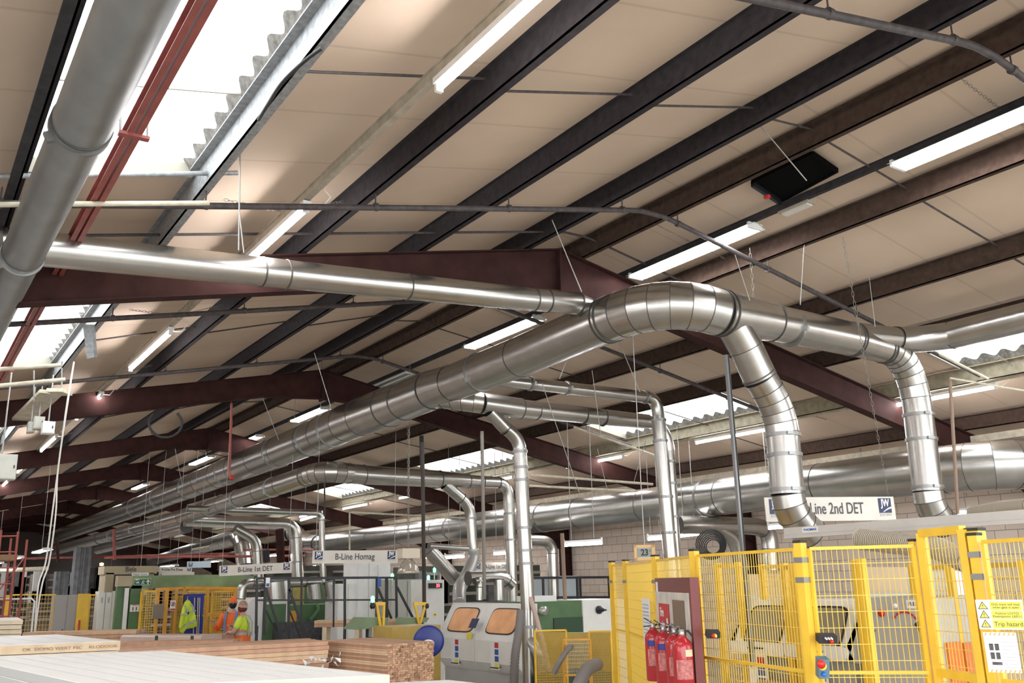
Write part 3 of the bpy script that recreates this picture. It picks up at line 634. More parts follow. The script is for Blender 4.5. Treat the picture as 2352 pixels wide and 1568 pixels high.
t = ctrlbox(1889, 1532, 24, 44, 5.9, 'blue grey switch box with red mushroom button and blue button on the fence post', TEAL, [(-.25, .2, .026, YELP), (-.1, -.22, .014, BLUEK)]); c = at(1881, 1520, D=5.85); MB().lathe(c, [(.012, 0), (.012, .03), (.026, .035), (.026, .05), (.001, .056)], 18, -fw).build('mushroom_button', REDK, t)
# notices on the gate post
t = thing('warning_notice', at(2300, 1410, D=5.0), 'white board with three yellow warning triangles and yellow captions on the fence', 'notice')
tl, tr, bl = at(2247, 1377, D=5.05), at(2343, 1377, D=4.95), at(2259, 1446, D=5.05); r_ = (tr-tl).normalized(); u_ = (tl-bl).normalized(); c = at(2298, 1411, D=5.0); wN = 96*5/FPX; hN = 69*5/FPX
plate(t, c, r_, u_, wN, hN, PAPER, 'board'); nrm = r_.cross(u_).normalized()
for k, (body, yy) in enumerate((('Only track will stop\nwhen gate is open', .31), ('Follow LOTO\nExemption LE011', 0), ('Trip hazard', -.32))):
    cc = c+u_*hN*yy*.98+r_*wN*.14; plate(t, cc, r_, u_, wN*.66, hN*.27, YELP, 'caption', lift=.003); text(body, cc+nrm*.0055, r_, u_, .012 if k < 2 else .025, wN*.6, INK, t)
    cc = c+u_*hN*yy*.98-r_*wN*.35; b = MB(); s = hN*.15
    b.prism([cc+nrm*.002+u_*s, cc+nrm*.002-r_*s-u_*s*.75, cc+nrm*.002+r_*s-u_*s*.75], nrm*.002); b.build('triangle_border', INK, t); s *= .8
    b = MB(); b.prism([cc+nrm*.004+u_*s*.95, cc+nrm*.004-r_*s*.95-u_*s*.72, cc+nrm*.004+r_*s*.95-u_*s*.72], nrm*.002); b.build('warning_triangle', YELP, t)
    text('!', cc+nrm*.0068-u_*s*.1, r_, u_, s*1.1, s*.2, INK, t, 'triangle_symbol')
t = thing('instruction_sheet', at(2300, 1500, D=5.0), 'white instruction sheet with striped border hanging under the yellow notice', 'notice')
c = at(2302, 1498, D=5.0); wS, hS = 68*5/FPX, 94*5/FPX; plate(t, c, r_, u_, wS, hS, PAPER, 'sheet'); HAZ = mat('amber stripe print', (.65, .42, .15), .6); PHOTO = mat('dark photo print', (.12, .1, .1), .5, 0, .6, 40)
for s in (-1, 1):
    for k in range(7):
        cc = c+u_*s*hS*.46+r_*wS*(-.42+.14*k); MB().prism([cc+nrm*.0025-r_*.006-u_*.008, cc+nrm*.0025+r_*.002-u_*.008, cc+nrm*.0025+r_*.01+u_*.008, cc+nrm*.0025+r_*.002+u_*.008], nrm*.001).build('border_stripe', HAZ, t)
for yy in (.14, -.08): 
    for k in (0, 1): plate(t, c+u_*hS*yy+r_*wS*(-.3+.17*k), r_, u_, wS*.12, hS*.16, PHOTO, 'photo', lift=.003)
plate(t, c-u_*hS*.27-r_*wS*.2, r_, u_, wS*.3, hS*.07, PHOTO, 'photo', lift=.003)
for k in range(8): plate(t, c+u_*hS*(.26-.09*k)+r_*wS*.22, r_, u_, wS*.4, .0015, GREYINK, 'text_line', lift=.003)
# ------------------------------------------------------------------ fire point
d = (FP[3]-FP[2]).normalized(); nl = V((d.y, -d.x, 0)).normalized()
if nl.dot(-fw) < 0: nl = -nl
def fpt(x, off=.0, z=0):
    a, c = FP[2], FP[3]; lo, hi = -.3, 1.2
    for _ in range(40):
        m_ = (lo+hi)/2; p = a.lerp(c, m_)+nl*off; v = p-EYE; X_ = W/2+FPX*v.dot(rt)/v.dot(fw)
        if X_ < x: lo = m_
        else: hi = m_
    p = a.lerp(c, (lo+hi)/2)+nl*off; p.z = z; return p
MAROON = mat('maroon painted board', (.16, .025, .02), .4)
a, c = fpt(1508, .1), fpt(1588, .1); L = (c-a).length; dd = (c-a).normalized(); t = thing('fire_point_board', ((a+c)/2), 'maroon framed fire point board standing against the yellow fence', 'board')
MB().obox(((a+c)/2)+V((0, 0, 1.02)), dd*L/2, nl*.03, (0, 0, .98)).build('backing', MAROON, t)
IVORY = mat('ivory panel', (.62, .57, .5), .5, 0, .2, 6)
MB().obox(((a+c)/2)+nl*.036+V((0, 0, 1.0)), dd*L*.46, nl*.006, (0, 0, .88)).build('ivory_panel', IVORY, t)
MB().obox(c+dd*.012+nl*.0+V((0, 0, 1.0)), dd*.012, nl*.034, (0, 0, 1.0)).build('side_panel', MAROON, t)
mid = (a+c)/2+nl*.048; ud = V((0, 0, 1)); rd = dd
plate(t, mid-dd*L*.2+V((0, 0, 1.62)), rd, ud, L*.3, .32, REDP, 'fire_action_sign', lift=.0); plate(t, mid+dd*L*.22+V((0, 0, 1.65)), rd, ud, L*.3, .34, mat('brown hardboard', (.2, .14, .09), .7), 'hardboard_sheet')
text('Fire\npoint', mid-dd*L*.25+nl*.004+V((0, 0, 1.65)), rd, ud, .08, L*.15, PAPER, t, bold=.002)
MB().prism([mid-dd*L*.13+nl*.004+V((0, 0, 1.52)), mid-dd*L*.07+nl*.004+V((0, 0, 1.52)), mid-dd*L*.08+nl*.004+V((0, 0, 1.66)), mid-dd*L*.12+nl*.004+V((0, 0, 1.66))], nl*.001).build('extinguisher_symbol', PAPER, t)
for k in range(4):
    plate(t, mid+dd*L*(-.36+.22*k)+V((0, 0, 1.36)), rd, ud, .05, .13, PAPER, 'label_card'); plate(t, mid+dd*L*(-.36+.22*k)+V((0, 0, 1.38)), rd, ud, .035, .06, REDP, 'card_print', lift=.003)
plate(t, mid+dd*L*.36+V((0, 0, 1.22)), rd, ud, .05, .1, GREENP, 'green_card')
plate(t, (a+c)/2-dd*L*.43+nl*.034+V((0, 0, 1.92)), rd, ud, .08, .09, PAPER, 'corner_label')
EXR = mat('extinguisher red', (.42, .012, .02), .28, 0, 0, coat=.5); SILV = mat('zinc fitting', (.5, .5, .48), .35, .7)
def exting(x, zb, band, label, hose):
    p = fpt(x, .22, zb); t = thing('fire_extinguisher', p, label, 'fire extinguisher', 'fire extinguishers on the fire point')
    r = .078; h = .41
    MB().lathe(p, [(.06, 0), (r-.008, .0), (r, .012), (r, h-.05), (r*.93, h-.02), (r*.6, h+.01), (.03, h+.025), (.028, h+.04)], 32).build('cylinder', EXR, t)
    MB().lathe(p+V((0, 0, h+.035)), [(.02, 0), (.024, .01), (.02, .045), (.001, .05)], 14).build('valve', SILV, t)
    f = -fw.copy(); f.z = 0; f.normalize(); s_ = V((f.y, -f.x, 0))
    b = MB(); b.bar(p+V((0, 0, h+.075)), p+V((0, 0, h+.125))+s_*.075, .022, .008); b.build('lever', BLACK, t); b = MB(); b.bar(p+V((0, 0, h+.06)), p+V((0, 0, h+.05))+s_*.085, .022, .008); b.build('carry_handle', BLACK, t)
    pts = [p+V((0, 0, h+.055)), p+V((0, 0, h+.07))-s_*.05, p+V((0, 0, h+.02))-s_*.09, p+V((0, 0, h-.12))-s_*.095, p+V((0, 0, h-.25))-s_*.088]
    b = MB().tube(pts, .009, 8); b.build('hose', RUBBER, t)
    n8 = 10; vs = []
    def patch(z0, z1, m_, nm, a0=-.9, a1=.9, rr=r+.0015):
        vs = []
        for i in range(n8+1):
            a_ = a0+(a1-a0)*i/n8; q = p+(f*math.cos(a_)+s_*math.sin(a_))*rr; vs += [(q.x, q.y, zb+z0), (q.x, q.y, zb+z1)]
        MB().add(vs, [(2*i, 2*i+2, 2*i+3, 2*i+1) for i in range(n8)], True).build(nm, m_, t)
    patch(.13, .27, mat('label print', (.55, .18, .17), .5, 0, .5, 45), 'label_print')
    patch(.295, .345, band, 'class_band', -.9 if band != CREAMB else -1.0, .9 if band != CREAMB else -.1)
    b = MB().lathe(p+V((0, 0, h+.09))+s_*.03+f*.02, [(.014, 0), (.018, .002), (.014, .004)], 10, f); b.build('pin_ring', SILV, t)
CREAMB = mat('cream label', (.7, .62, .4), .5); BLUEB = mat('blue class band', (.02, .03, .25), .4)
exting(1490, 1.12, BLUEB, 'leftmost slim red extinguisher with a blue band, half behind its neighbour', 0); exting(1513, 1.12, BLUEB, 'second red extinguisher from the left, blue band showing in front', 0)
exting(1537, 1.12, CREAMB, 'third red extinguisher, small cream label, between blue banded and widest looking one', 0); exting(1566, 1.12, CREAMB, 'front red extinguisher with large cream label nearest the maroon side panel', 0)
p, q = fpt(1472, .05), fpt(1490, .05); t = thing('paper_notice', (p+q)/2+V((0, 0, 1.5)), 'white paper notice with printed lines taped to the fence left of the extinguishers', 'notice')
cN = (p+q)/2; dN = (q-p).normalized(); LN = (q-p).length; plate(t, cN+V((0, 0, 1.57))+nl*.02, dN, ud, LN, .46, PAPER, 'sheet')
for k in range(9): plate(t, cN+V((0, 0, 1.74-.035*k))+nl*.024, dN, ud, LN*.8, .012, GREYINK, 'text_line')
# thermometer clock
c = at(1481, 1269, D=10.5); t = thing('thermometer_clock', c, 'wooden framed digital thermometer reading 23 above the fence', 'clock'); rr_ = V((math.cos(YAW+.25), -math.sin(YAW+.25), 0)); un = V((0, 0, 1)); wC, hC = 46*10.5/FPX, 34*10.5/FPX
WOODF = mat('pale wood frame', (.62, .38, .16), .5); LCD = mat('grey lcd', (.22, .24, .2), .3)
nn = rr_.cross(un)
b = MB()
for s in (-1, 1): b.obox(c+un*s*(hC/2-.012), rr_*wC/2, un*.014, nn*.04); b.obox(c+rr_*s*(wC/2-.014), rr_*.016, un*hC/2, nn*.04)
b.build('frame', WOODF, t); MB().obox(c, rr_*(wC/2-.02), un*(hC/2-.02), nn*.02).build('backing', PAPER, t); plate(t, c+nn*.026, rr_, un, wC*.7, hC*.6, LCD, 'display')
text('23', c+nn*.031, rr_, un, hC*.42, wC*.36, RUBBER, t, 'digits', .003); text('o', c+nn*.031+rr_*wC*.27+un*hC*.12, rr_, un, .02, .02, RUBBER, t, 'degree_mark')
MB().tube([c+un*hC/2, (c.x, c.y, 4.9)], .006, 6).build('hanger', WIRE, t)
# ------------------------------------------------------------------ gantry beam over the fence
BEAM = mat('pale grey painted beam', (.55, .53, .5), .45, 0, .08, 3)
a, c = at(1807, 1225, Z=2.42), at(2500, 1176, Z=2.42); t = thing('crane_beam', (a+c)/2, 'long pale grey lifting beam above the fence at the right', 'beam')
b = MB(); zt = 2.44; d = (c-a).normalized(); s_ = d.cross(V((0, 0, 1)))
b.obox((a+c)/2+V((0, 0, .02)), (c-a)/2, s_*.04, (0, 0, .036)); b.obox((a+c)/2-V((0, 0, .04)), (c-a)/2, s_*.048, (0, 0, .012)); b.obox((a+c)/2-V((0, 0, .02)), (c-a)/2, s_*.036, (0, 0, .014)); b.build('beam_profile', BEAM, t)
sgn = 1 if s_.dot(-fw) > 0 else -1
pl = a+d*.35+s_*sgn*.043+V((0, 0, .02)); rdir = d if d.dot(rt) > 0 else -d
plate(t, pl, rdir, (0, 0, 1), .2, .05, PAPER, 'maker_plate'); text('THOMAS', pl+s_*sgn*.004, rdir, (0, 0, 1), .024, .17, BLUEP, t, bold=.001)
MB().box((c.x-.06, c.y-.06, 0), (c.x+.06, c.y+.06, 2.42)).build('column', BEAM, t)
# ------------------------------------------------------------------ machine hoods
GLASSO = mat('amber lit machine window', (.6, .32, .16), .15, 0, .3, 3, spec=.8, emit=(1, .5, .25), es=.06); GASK = mat('window gasket', (.03, .02, .02), .5); BASEG = mat('machine base grey', (.42, .42, .4), .5, 0, .08, 3)
def hood(X, y0, y1, zt, zb_, label, n=2, glass=GLASSO, name='edge_banding_machine', text_=True, zbase=0, sc_=1.0):
    t = thing(name, (X, (y0+y1)/2, 0), label, 'machine'); s = sc_
    zk = zt-.55*s; z2 = zb_+.16*s
    prof = [(X+.38*s, zt), (X+.30*s, zt), (X, zk), (X, z2), (X+.14*s, zb_), (X+.38*s, zb_), (X+.38*s, zt)]
    MB().prism([(x, y0, z) for x, z in prof], (0, y1-y0, 0)).build('hood_shell', OFFW, t)
    wy = (y1-y0)/n; sl = V((.30*s, 0, .55*s)).normalized(); nrm_ = V((-.55, 0, .30)).normalized()
    for i in range(n):
        ya, yb = y0+wy*i+.015, y0+wy*(i+1)-.015
        d_ = MB().prism([(x, ya, z) for x, z in [(X+.29*s-.012, zt-.02), (X-.015, zk), (X-.015, z2), (X+.13*s-.01, zb_+.015), (X+.14*s, zb_+.02), (X, z2), (X, zk), (X+.30*s, zt-.01)]], (0, yb-ya, 0)).build('door', OFFW, t)
        cm = V((X+.155*s-.016, (ya+yb)/2-.02, zk+.285*s)); hw, hh = (yb-ya)*.33, .2*s
        for k_, (gr, m_, lf) in enumerate(((.022, GASK, .004), (0, glass, .008))):
            pts = []
            for a_ in range(24):
                th = 2*math.pi*a_/24; cx_ = math.copysign(abs(math.cos(th))**.35, math.cos(th)); cy_ = math.copysign(abs(math.sin(th))**.35, math.sin(th))
                pts.append(cm+nrm_*lf+V((0, 1, 0))*cx_*(hw+gr)+sl*cy_*(hh+gr))
            MB().prism(pts, nrm_*.004).build('window_gasket' if k_ == 0 else 'window_pane', m_, d_)
        b = MB(); hz = z2-.05*s; b.tube([V((X+.02, (ya+yb)/2-.11, hz)), V((X-.03, (ya+yb)/2-.1, hz-.01)), V((X-.03, (ya+yb)/2+.1, hz-.01)), V((X+.02, (ya+yb)/2+.11, hz))], .008, 6); b.build('handle', BLACK, d_)
        if text_:
            bx = X-.017
            for r2, mm in enumerate((REDP, BLUEP, BLUEP, YELP)):
                MB().box((bx-.002, (ya+yb)/2-.11, zk-.1-r2*.1), (bx, (ya+yb)/2+.0, zk-.02-r2*.1)).build('pictogram', mm, d_)
            MB().box((bx-.001, (ya+yb)/2-.13, zk-.42), (bx+.001, (ya+yb)/2+.12, zk+.0)).build('pictogram_backing', PAPER, d_)
    MB().box((X+.12*s, y0+.03, zbase), (X+.38*s, y1-.03, zb_-.0)).build('base', BASEG, t)
    return t
Xh = 8.0; ya, yb = at(1188, 1465, X=Xh).y, at(1006, 1465, X=Xh).y
t = hood(Xh, ya, yb, 1.66, .62, 'grey white sloped machine hood with two amber windows in the centre')
plate(t, (Xh-.02, ya+(yb-ya)*.5, 1.36), (0, -1, 0), (.3, 0, .55), .22, .16, NAVY, 'rating_plate'); plate(t, (Xh-.02, ya+(yb-ya)*.56, 1.16), (0, -1, 0), (0, 0, 1), .16, .1, YELP, 'warning_sticker')
pl = V((Xh+.19, ya+(yb-ya)*.5, .42)); plate(t, pl, (0, -1, 0), (0, 0, 1), .42, .2, BLACK, 'nameplate'); text('Homag', pl+V((-.005, 0, 0)), (0, -1, 0), (0, 0, 1), .12, .36, PAPER, t, bold=.003)
Xi = 7.6; ya, yb = at(1935, 1400, X=Xi).y, at(1672, 1400, X=Xi).y
WHG = mat('grey pane', (.3, .27, .2), .2)
hood(Xi, ya, yb, at(1800, 1374, X=Xi+.3).z, at(1700, 1485, X=Xi).z-.1, 'white machine hood with two windows behind the yellow fence', glass=WHG, text_=True)
# grey machine with curved casing farther right behind the gate
t = thing('grey_machine', at(2060, 1450, D=8.2)*1, 'grey panelled machine with round red and white fittings behind the fence gate', 'machine'); t.location.z = 0
Ym = at(2060, 1450, D=8.2); Xm = Ym.x; y0_, y1_ = at(2150, 1400, X=Xm).y, at(1985, 1400, X=Xm).y; ztm = at(2060, 1372, X=Xm).z
MB().box((Xm, y0_, 0), (Xm+.9, y1_, ztm)).build('casing', mat('light grey casing', (.45, .45, .42), .45), t)
for x, y, r_, mm in ((2026, 1408, .03, REDK), (2057, 1391, .02, PAPER), (2008, 1448, .012, BLACK)):
    c = at(x, y, X=Xm); MB().lathe(c, [(r_, 0), (r_, .02), (.001, .022)], 20, (-1, 0, 0)).build('fitting', mm, t)
b = MB(); c = at(2082, 1440, X=Xm)
for k in range(7):
    a0 = math.radians(40+k*17); b.obox(c+V((-.01, math.cos(a0)*.13, math.sin(a0)*.13)), V((.004, 0, 0)), V((0, -math.sin(a0), math.cos(a0)))*.014, V((0, math.cos(a0), math.sin(a0)))*.008)
b.build('red_arc_marking', REDP, t)
c = at(2103, 1387, X=Xm)-V((.006, 0, 0)); plate(t, c, (0, -1, 0), (0, 0, 1), .17, .07, PAPER, 'brand_plate'); text('REX', c-V((.004, 0, 0)), (0, -1, 0), (0, 0, 1), .035, .13, INK, t)
flex('cable_bundle', 'black cable bundle draped down the grey machine', [at(2108, 1432, X=Xm-.05), at(2120, 1450, X=Xm-.07), at(2135, 1490, X=Xm-.06), at(2143, 1530, X=Xm-.03)], .03, RUBBER, n=20, cat='cable', amp=0)
# big ribbed hose under the beam
HOSEP = mat('pale ribbed hose', (.5, .45, .36), .5)
def ribbed(label, pts, D0, D1, r, n=60):
    P = [at(x, y, D=D0+(D1-D0)*i/(len(pts)-1)) for i, (x, y) in enumerate(pts)]
    t = thing('ribbed_hose', P[0], label, 'hose', 'large ribbed hoses behind the fence')
    k = 40; C_ = []
    for i in range(k+1):
        u = i/k*(len(P)-1); j = min(int(u), len(P)-2); f = u-j; C_.append(P[j].lerp(P[j+1], f))
    MB().tube(C_, r, 18).build('hose_wall', mat('smoky hose wall', (.3, .26, .2), .5), t)
    b = MB()
    for i in range(n):
        u = i/n*k; j = min(int(u), k-1); c = C_[j].lerp(C_[j+1], u-j); d = (C_[j+1]-C_[j]).normalized(); b.tube([c-d*.006, c+d*.006], r+.008, 18, caps=False)
    b.build('wire_helix', HOSEP, t)
ribbed('large ribbed hose hanging just under the grey lifting beam', [(1975, 1238), (2060, 1248), (2150, 1258), (2222, 1290)], 8.2, 7.2, .085)
ribbed('ribbed hose above the lifting beam at the right edge', [(2232, 1180), (2300, 1168), (2365, 1162)], 9.5, 8.8, .07, 40)
# inner fence panels of the cell
def inner(label, x0, x1, ytop, ybot, D0, D1, posts=True, m_=YEL):
    p, q = at(x0, ytop, D=D0), at(x1, ytop, D=D1); z = (p.z+q.z)/2; t = thing('mesh_fence', ((p.x+q.x)/2, (p.y+q.y)/2, 0), label, 'fence', 'inner yellow fence panels')
    meshpanel((p.x, p.y, 0), (q.x, q.y, 0), .15, z, t, fr=.04, sp=.045, fm=m_)
    for c in (p, q): MB().box((c.x-.03, c.y-.03, 0), (c.x+.03, c.y+.03, z+.03)).build('post', m_, t)
inner('inner fence panel directly behind the first wide front panel', 1648, 1696, 1298, 0, 10.5, 10); inner('inner fence panel with bright posts behind the first wide front panel', 1750, 1800, 1301, 0, 10, 9.4); inner('inner fence panel just left of the tall front post', 1805, 1822, 1302, 0, 9.6, 8.9)
inner('inner fence panel right of the tall front post', 1966, 1978, 1292, 0, 8, 7.6); inner('inner fence panel behind the gate', 2095, 2180, 1302, 0, 8.8, 8.2); inner('inner fence panel behind the notices', 2262, 2352, 1297, 0, 8, 7.2)
grounded('steel_cabinet', 'grey cabinet behind the gate mesh', 'cabinet', 2175, 1310, 2215, 1500, at(2190, 1310, D=10).y, .5, OFFW)
OC = mat('orange plastic', (.7, .18, .03), .5)
for k, (x0, x1) in enumerate(((2176, 2208), (2216, 2240))):
    grounded('plastic_crate', ['wider orange plastic bin behind the gate', 'narrow orange plastic bin right of the wider one'][k], 'bin', x0, 1475, x1, 1540, at(2190, 1475, D=7.9).y, .3, OC, 'orange bins behind the gate', 0)
# sheet stack on rollers behind fence, low
BOARD = mat('raw board face', (.55, .4, .24), .7, 0, .12, 3)
t = thing('board_stack', at(1800, 1556, D=6.9), 'low stack of raw boards on the rollers behind the fence', 'boards'); zc = .98
q = [at(1700, 1548, Z=zc), at(1850, 1536, Z=zc), at(2000, 1545, Z=zc), at(1800, 1575, Z=zc)]
t.location = (q[0].x, q[0].y, 0)
P4 = [V((x.x, x.y, zc-.05)) for x in q]; MB().prism(P4, (0, 0, .05)).build('top_board', BOARD, t); MB().prism([V((x.x, x.y, .3)) for x in q], (0, 0, .6)).build('roller_table', BASEG, t)
t = thing('board_stack', at(2150, 1545, D=6.9), 'raw boards lying on the rollers in front of the grey machine', 'boards'); zc = 1.08
q = [at(1965, 1532, Z=zc), at(2100, 1530, Z=zc), at(2230, 1542, Z=zc), at(2080, 1548, Z=zc)]; t.location = (q[0].x, q[0].y, 0)
MB().prism([V((x.x, x.y, zc-.05)) for x in q], (0, 0, .05)).build('top_board', BOARD, t); MB().prism([V((x.x, x.y, .3)) for x in q], (0, 0, .7)).build('roller_table', BASEG, t)
# ------------------------------------------------------------------ foreground door blanks and timber
DOORW = mat('white primed door face', (.78, .78, .75), .45, 0, .03, 3); GROOVE = mat('door groove', (.55, .56, .56), .6); CORE = mat('raw timber edge', (.66, .5, .33), .7, 0, .15, 9)
PALE = mat('pale timber', (.72, .6, .42), .7, 0, .12, 9); GREYEDGE = mat('grey primed edge', (.42, .43, .42), .5)
def slabs(label, c0, c1, c2, ztop, n, th, gap, grooves=0, edge=CORE, name='door_blank', top=DOORW, base=True):
    "stack of sheets; c0 near-left corner, c1 along the length, c2 across (both at height ztop)"
    L = c1-c0; Wd = c2-c0
    for i in range(n):
        z = ztop-th-(th+gap)*i
        off = V((random.uniform(-.012, .012), random.uniform(-.012, .012), 0)) if i else V((0, 0, 0))
        t = thing(name, c0+off+V((0, 0, z-c0.z)), label if i == 0 else label+f', {ORD[i]} sheet down', 'door blank' if grooves else 'board', label+' pile')
        q = [c0+off, c0+L+off, c0+L+Wd+off, c0+Wd+off]; q = [V((p.x, p.y, z)) for p in q]
        b = MB(); b.prism(q, (0, 0, th)); o = b.build('core_edge', [edge, GREYEDGE], t)
        if grooves > 4:
            for pl in o.data.polygons:
                if abs(pl.normal.dot(Wd.normalized())) > .7 and (pworld(o)+pl.center-c0-L*.5).dot(Wd) > .8*Wd.dot(Wd): pl.material_index = 1
        MB().prism([p+V((0, 0, th+.0002)) for p in q], (0, 0, .003)).build('face_sheet', top, t)
        if i == 0:
            for k in range(grooves):
                f = (k+1)/(grooves+1); a = V((c0.x, c0.y, ztop+.0036))+Wd*f+L*.06; e = V((c0.x, c0.y, ztop+.0036))+Wd*f+L*.94; MB().bar(a, e, .006, .0015).build('groove_line', GROOVE, t)
    zb_ = ztop-(th+gap)*n
    if base:
        t = thing('stack_trolley', c0*1, 'trolley under the '+label, 'trolley'); t.location.z = 0
        q = [c0, c0+L, c0+L+Wd, c0+Wd]; MB().prism([V((p.x, p.y, zb_-.06)) for p in q], (0, 0, .06)).build('deck', BASEG, t)
        for f, g in ((.1, .1), (.9, .1), (.1, .9), (.9, .9)):
            p = c0+L*f+Wd*g; MB().box((p.x-.03, p.y-.03, 0), (p.x+.03, p.y+.03, zb_-.06)).build('leg', BASEG, t)
zA = 1.6
a0, a1 = at(380, 1495, Z=zA), at(895, 1551, Z=zA); af = at(0, 1509, Z=zA); wd = (af-a0).normalized(); al = at(90, 1549, Z=zA)
Ld = (a1-a0); perp = V((-Ld.y, Ld.x, 0)).normalized(); perp = perp if perp.dot(af-a0) > 0 else -perp
Wd_ = 1.2
slabs('white grooved door blank topmost of the near stack', a0, a0+Ld*1.0, a0+wd*Wd_, zA, 4, .045, .004, 8, edge=PALE)
zB = 1.5
b0, b1, b2 = at(277, 1472, Z=zB), at(132, 1457, Z=zB), at(0, 1483, Z=zB)
slabs('white faced thick board with printed edge behind the near stack', b0, b1, b0+(b2-b0)*1.15, zB, 3, .085, .01, 3, name='thick_board')
bd = (b2-b0).normalized(); nrm2 = V((bd.y, -bd.x, 0)); nrm2 = nrm2 if nrm2.dot(-fw) > 0 else -nrm2
lb = thing('edge_print', b0.lerp(b2, .45)+V((0, 0, -.05)), 'faint dark printed lettering along the thick board edge', 'printing'); text('OK  DOMO WERT FSC    KLODOOR', b0.lerp(b2, .42)+V((0, 0, -.045))+nrm2*.006, -bd, (0, 0, 1), .028, .85, mat('brown ink', (.25, .18, .12), .7), lb)
lb['kind'] = 'thing'
c0, c1, c2 = at(53, 1425, D=13.5), at(40, 1422, D=15), at(-60, 1424, D=13.5)
c0.z = c1.z = c2.z = at(53, 1424, D=13.5).z
slabs('cream door blank topmost of the small pile at the left edge', c0, c1, c2, c0.z, 4, .055, .012, 0, edge=PALE, name='door_blank')
zR = 1.38
c0 = at(1029, 1562, Z=zR); slabs('pale board at the bottom edge in front of the timber pack', c0, c0+(a1-a0).normalized()*1.5, c0+wd*1.6, zR, 2, .06, .01, 0, edge=PALE, name='thick_board')
# timber packs
TIMB = [mat('pink brown timber', (.52, .3, .19), .65, 0, .18, 12), mat('light brown timber', (.62, .42, .26), .65, 0, .15, 12), mat('dark brown timber', (.36, .21, .13), .65, 0, .2, 12)]
def pack(label, p, q, depth, ztop, hgt, rows, cols, name='timber_pack', jag=.0, base=True):
    "bundle of mouldings lying from p to q; every length is a part"
    t = thing(name, (p+q)/2, label, 'timber', 'packs of timber mouldings'); t.location.z = 0
    d = (q-p); d.z = 0; L = d.length; d.normalize(); s = V((-d.y, d.x, 0)); s = s if s.dot(fw) > 0 else -s; hh = hgt/rows; ww = depth/cols
    for mi in range(3):
        pass
    cnt = 0; rest = [MB(), MB(), MB()]
    for r_ in range(rows):
        for c in range(cols):
            vis = r_ == 0 or c == 0
            e0, e1 = random.uniform(-jag, jag), random.uniform(-jag, jag)
            ctr = p+d*(L/2+(e0+e1)/2)+s*(ww*(c+.5)); ctr = V((ctr.x, ctr.y, ztop-hh*(r_+.5)))
            mi = random.choice((0, 0, 0, 1, 1, 2)); tgt = MB() if vis and cnt < 60 else rest[mi]
            tgt.obox(ctr, d*(L/2+(e1-e0)/2), s*ww*.48, (0, 0, hh*.46))
            if tgt not in rest: tgt.build('moulding_length', TIMB[mi], t); cnt += 1
    for mi in range(3):
        if rest[mi].v: o = rest[mi].build('inner_lengths', TIMB[mi], t); o['kind'] = 'stuff'
    if base:
        zb_ = ztop-hgt; b = MB()
        for f in (.12, .5, .88): b.obox(p+d*L*f+s*depth/2+V((0, 0, zb_/2-p.z)), d*.04, s*depth*.48, (0, 0, zb_/2))
        b.build('bearer', PALE, t)
    return t
def zz(p, z): return V((p.x, p.y, z))
z1 = 1.4; p, q = at(250, 1497, Z=z1), at(752, 1472, Z=z1); pack('long pack of pinkish brown timber mouldings behind the near door stack', q, p, .8, z1+.0, .5, 11, 14, jag=.03)
z2_ = 1.38; p, q = at(885, 1480, Z=z2_), at(745, 1470, Z=z2_)
e = at(1000, 1497, Z=z2_)
t = pack('pack of brown mouldings with its cut ends facing right, by the blue reel', p+(e-p)*.0, q, .62, z2_, .62, 28, 20, jag=.012)
dq = (q-p).normalized(); s_ = (e-p); s_.z = 0
p2, q2 = at(462, 1459, D=15), at(300, 1461, D=15.6); p3 = zz(p2, p2.z)
WRAP = mat('pink plastic wrap', (.55, .42, .36), .35, 0, .1, 3); 
t = thing('wrapped_pack', (p2+q2)/2, 'long pack wrapped in pinkish plastic with two dark marks', 'timber'); t.location.z = 0
d = (q2-p2); d.z = 0; s_ = V((-d.y, d.x, 0)).normalized()*.5; z_ = p2.z; prof = [(0, z_-.25), (0, z_-.03), (.04, z_), (.46, z_), (.5, z_-.03), (.5, z_-.25)]
sn = s_.normalized(); sn = sn if sn.dot(fw) > 0 else -sn
MB().prism([zz(p2+sn*a, b_) for a, b_ in prof], d*1.15).build('wrapped_bundle', WRAP, t)
for f in (.12, .62): MB().obox(p2+d*f-sn*.004+V((0, 0, -.05)), d.normalized()*.03, sn*.004, (0, 0, .045)).build('dark_mark', DKGREEN, t)
MB().prism([zz(p2+sn*.05, 0), zz(p2+sn*.45, 0), zz(p2+sn*.45, z_-.25), zz(p2+sn*.05, z_-.25)], d*1.1).build('pallet_stand', BASEG, t)
p, q = at(52, 1452, D=16), at(312, 1452, D=16); pack('thin pack of planks beyond the printed board', q, p, .5, p.z, .2, 3, 4)
p, q = at(272, 1475, D=12.5), at(535, 1470, D=12.5); pack('pale plank pack between the wrapped pack and the pink mouldings', q, p, .4, p.z, .22, 3, 5)
p, q = at(722, 1425, D=17), at(918, 1422, D=17); pack('short pack of pink timber lying on the feed table of the green machine', q, p, .4, p.z+.0, .12, 2, 3, base=True)
flexw = mat('clear plastic film', (.75, .75, .75), .15, 0, 0); 
t = thing('plastic_film', at(745, 1520, D=9.8), 'crumpled clear plastic film hanging off the corner of the timber packs', 'plastic film')
b = MB(); c = at(745, 1517, D=9.6)
for k in range(26):
    a = c+rt*random.uniform(-.2, .16)+up*random.uniform(-.05, .05); v1 = V([random.uniform(-.06, .06) for _ in range(3)]); v2 = V([random.uniform(-.06, .06) for _ in range(3)]); b.add([a, a+v1, a+v2], [(0, 1, 2)])
b.build('film', flexw, t)
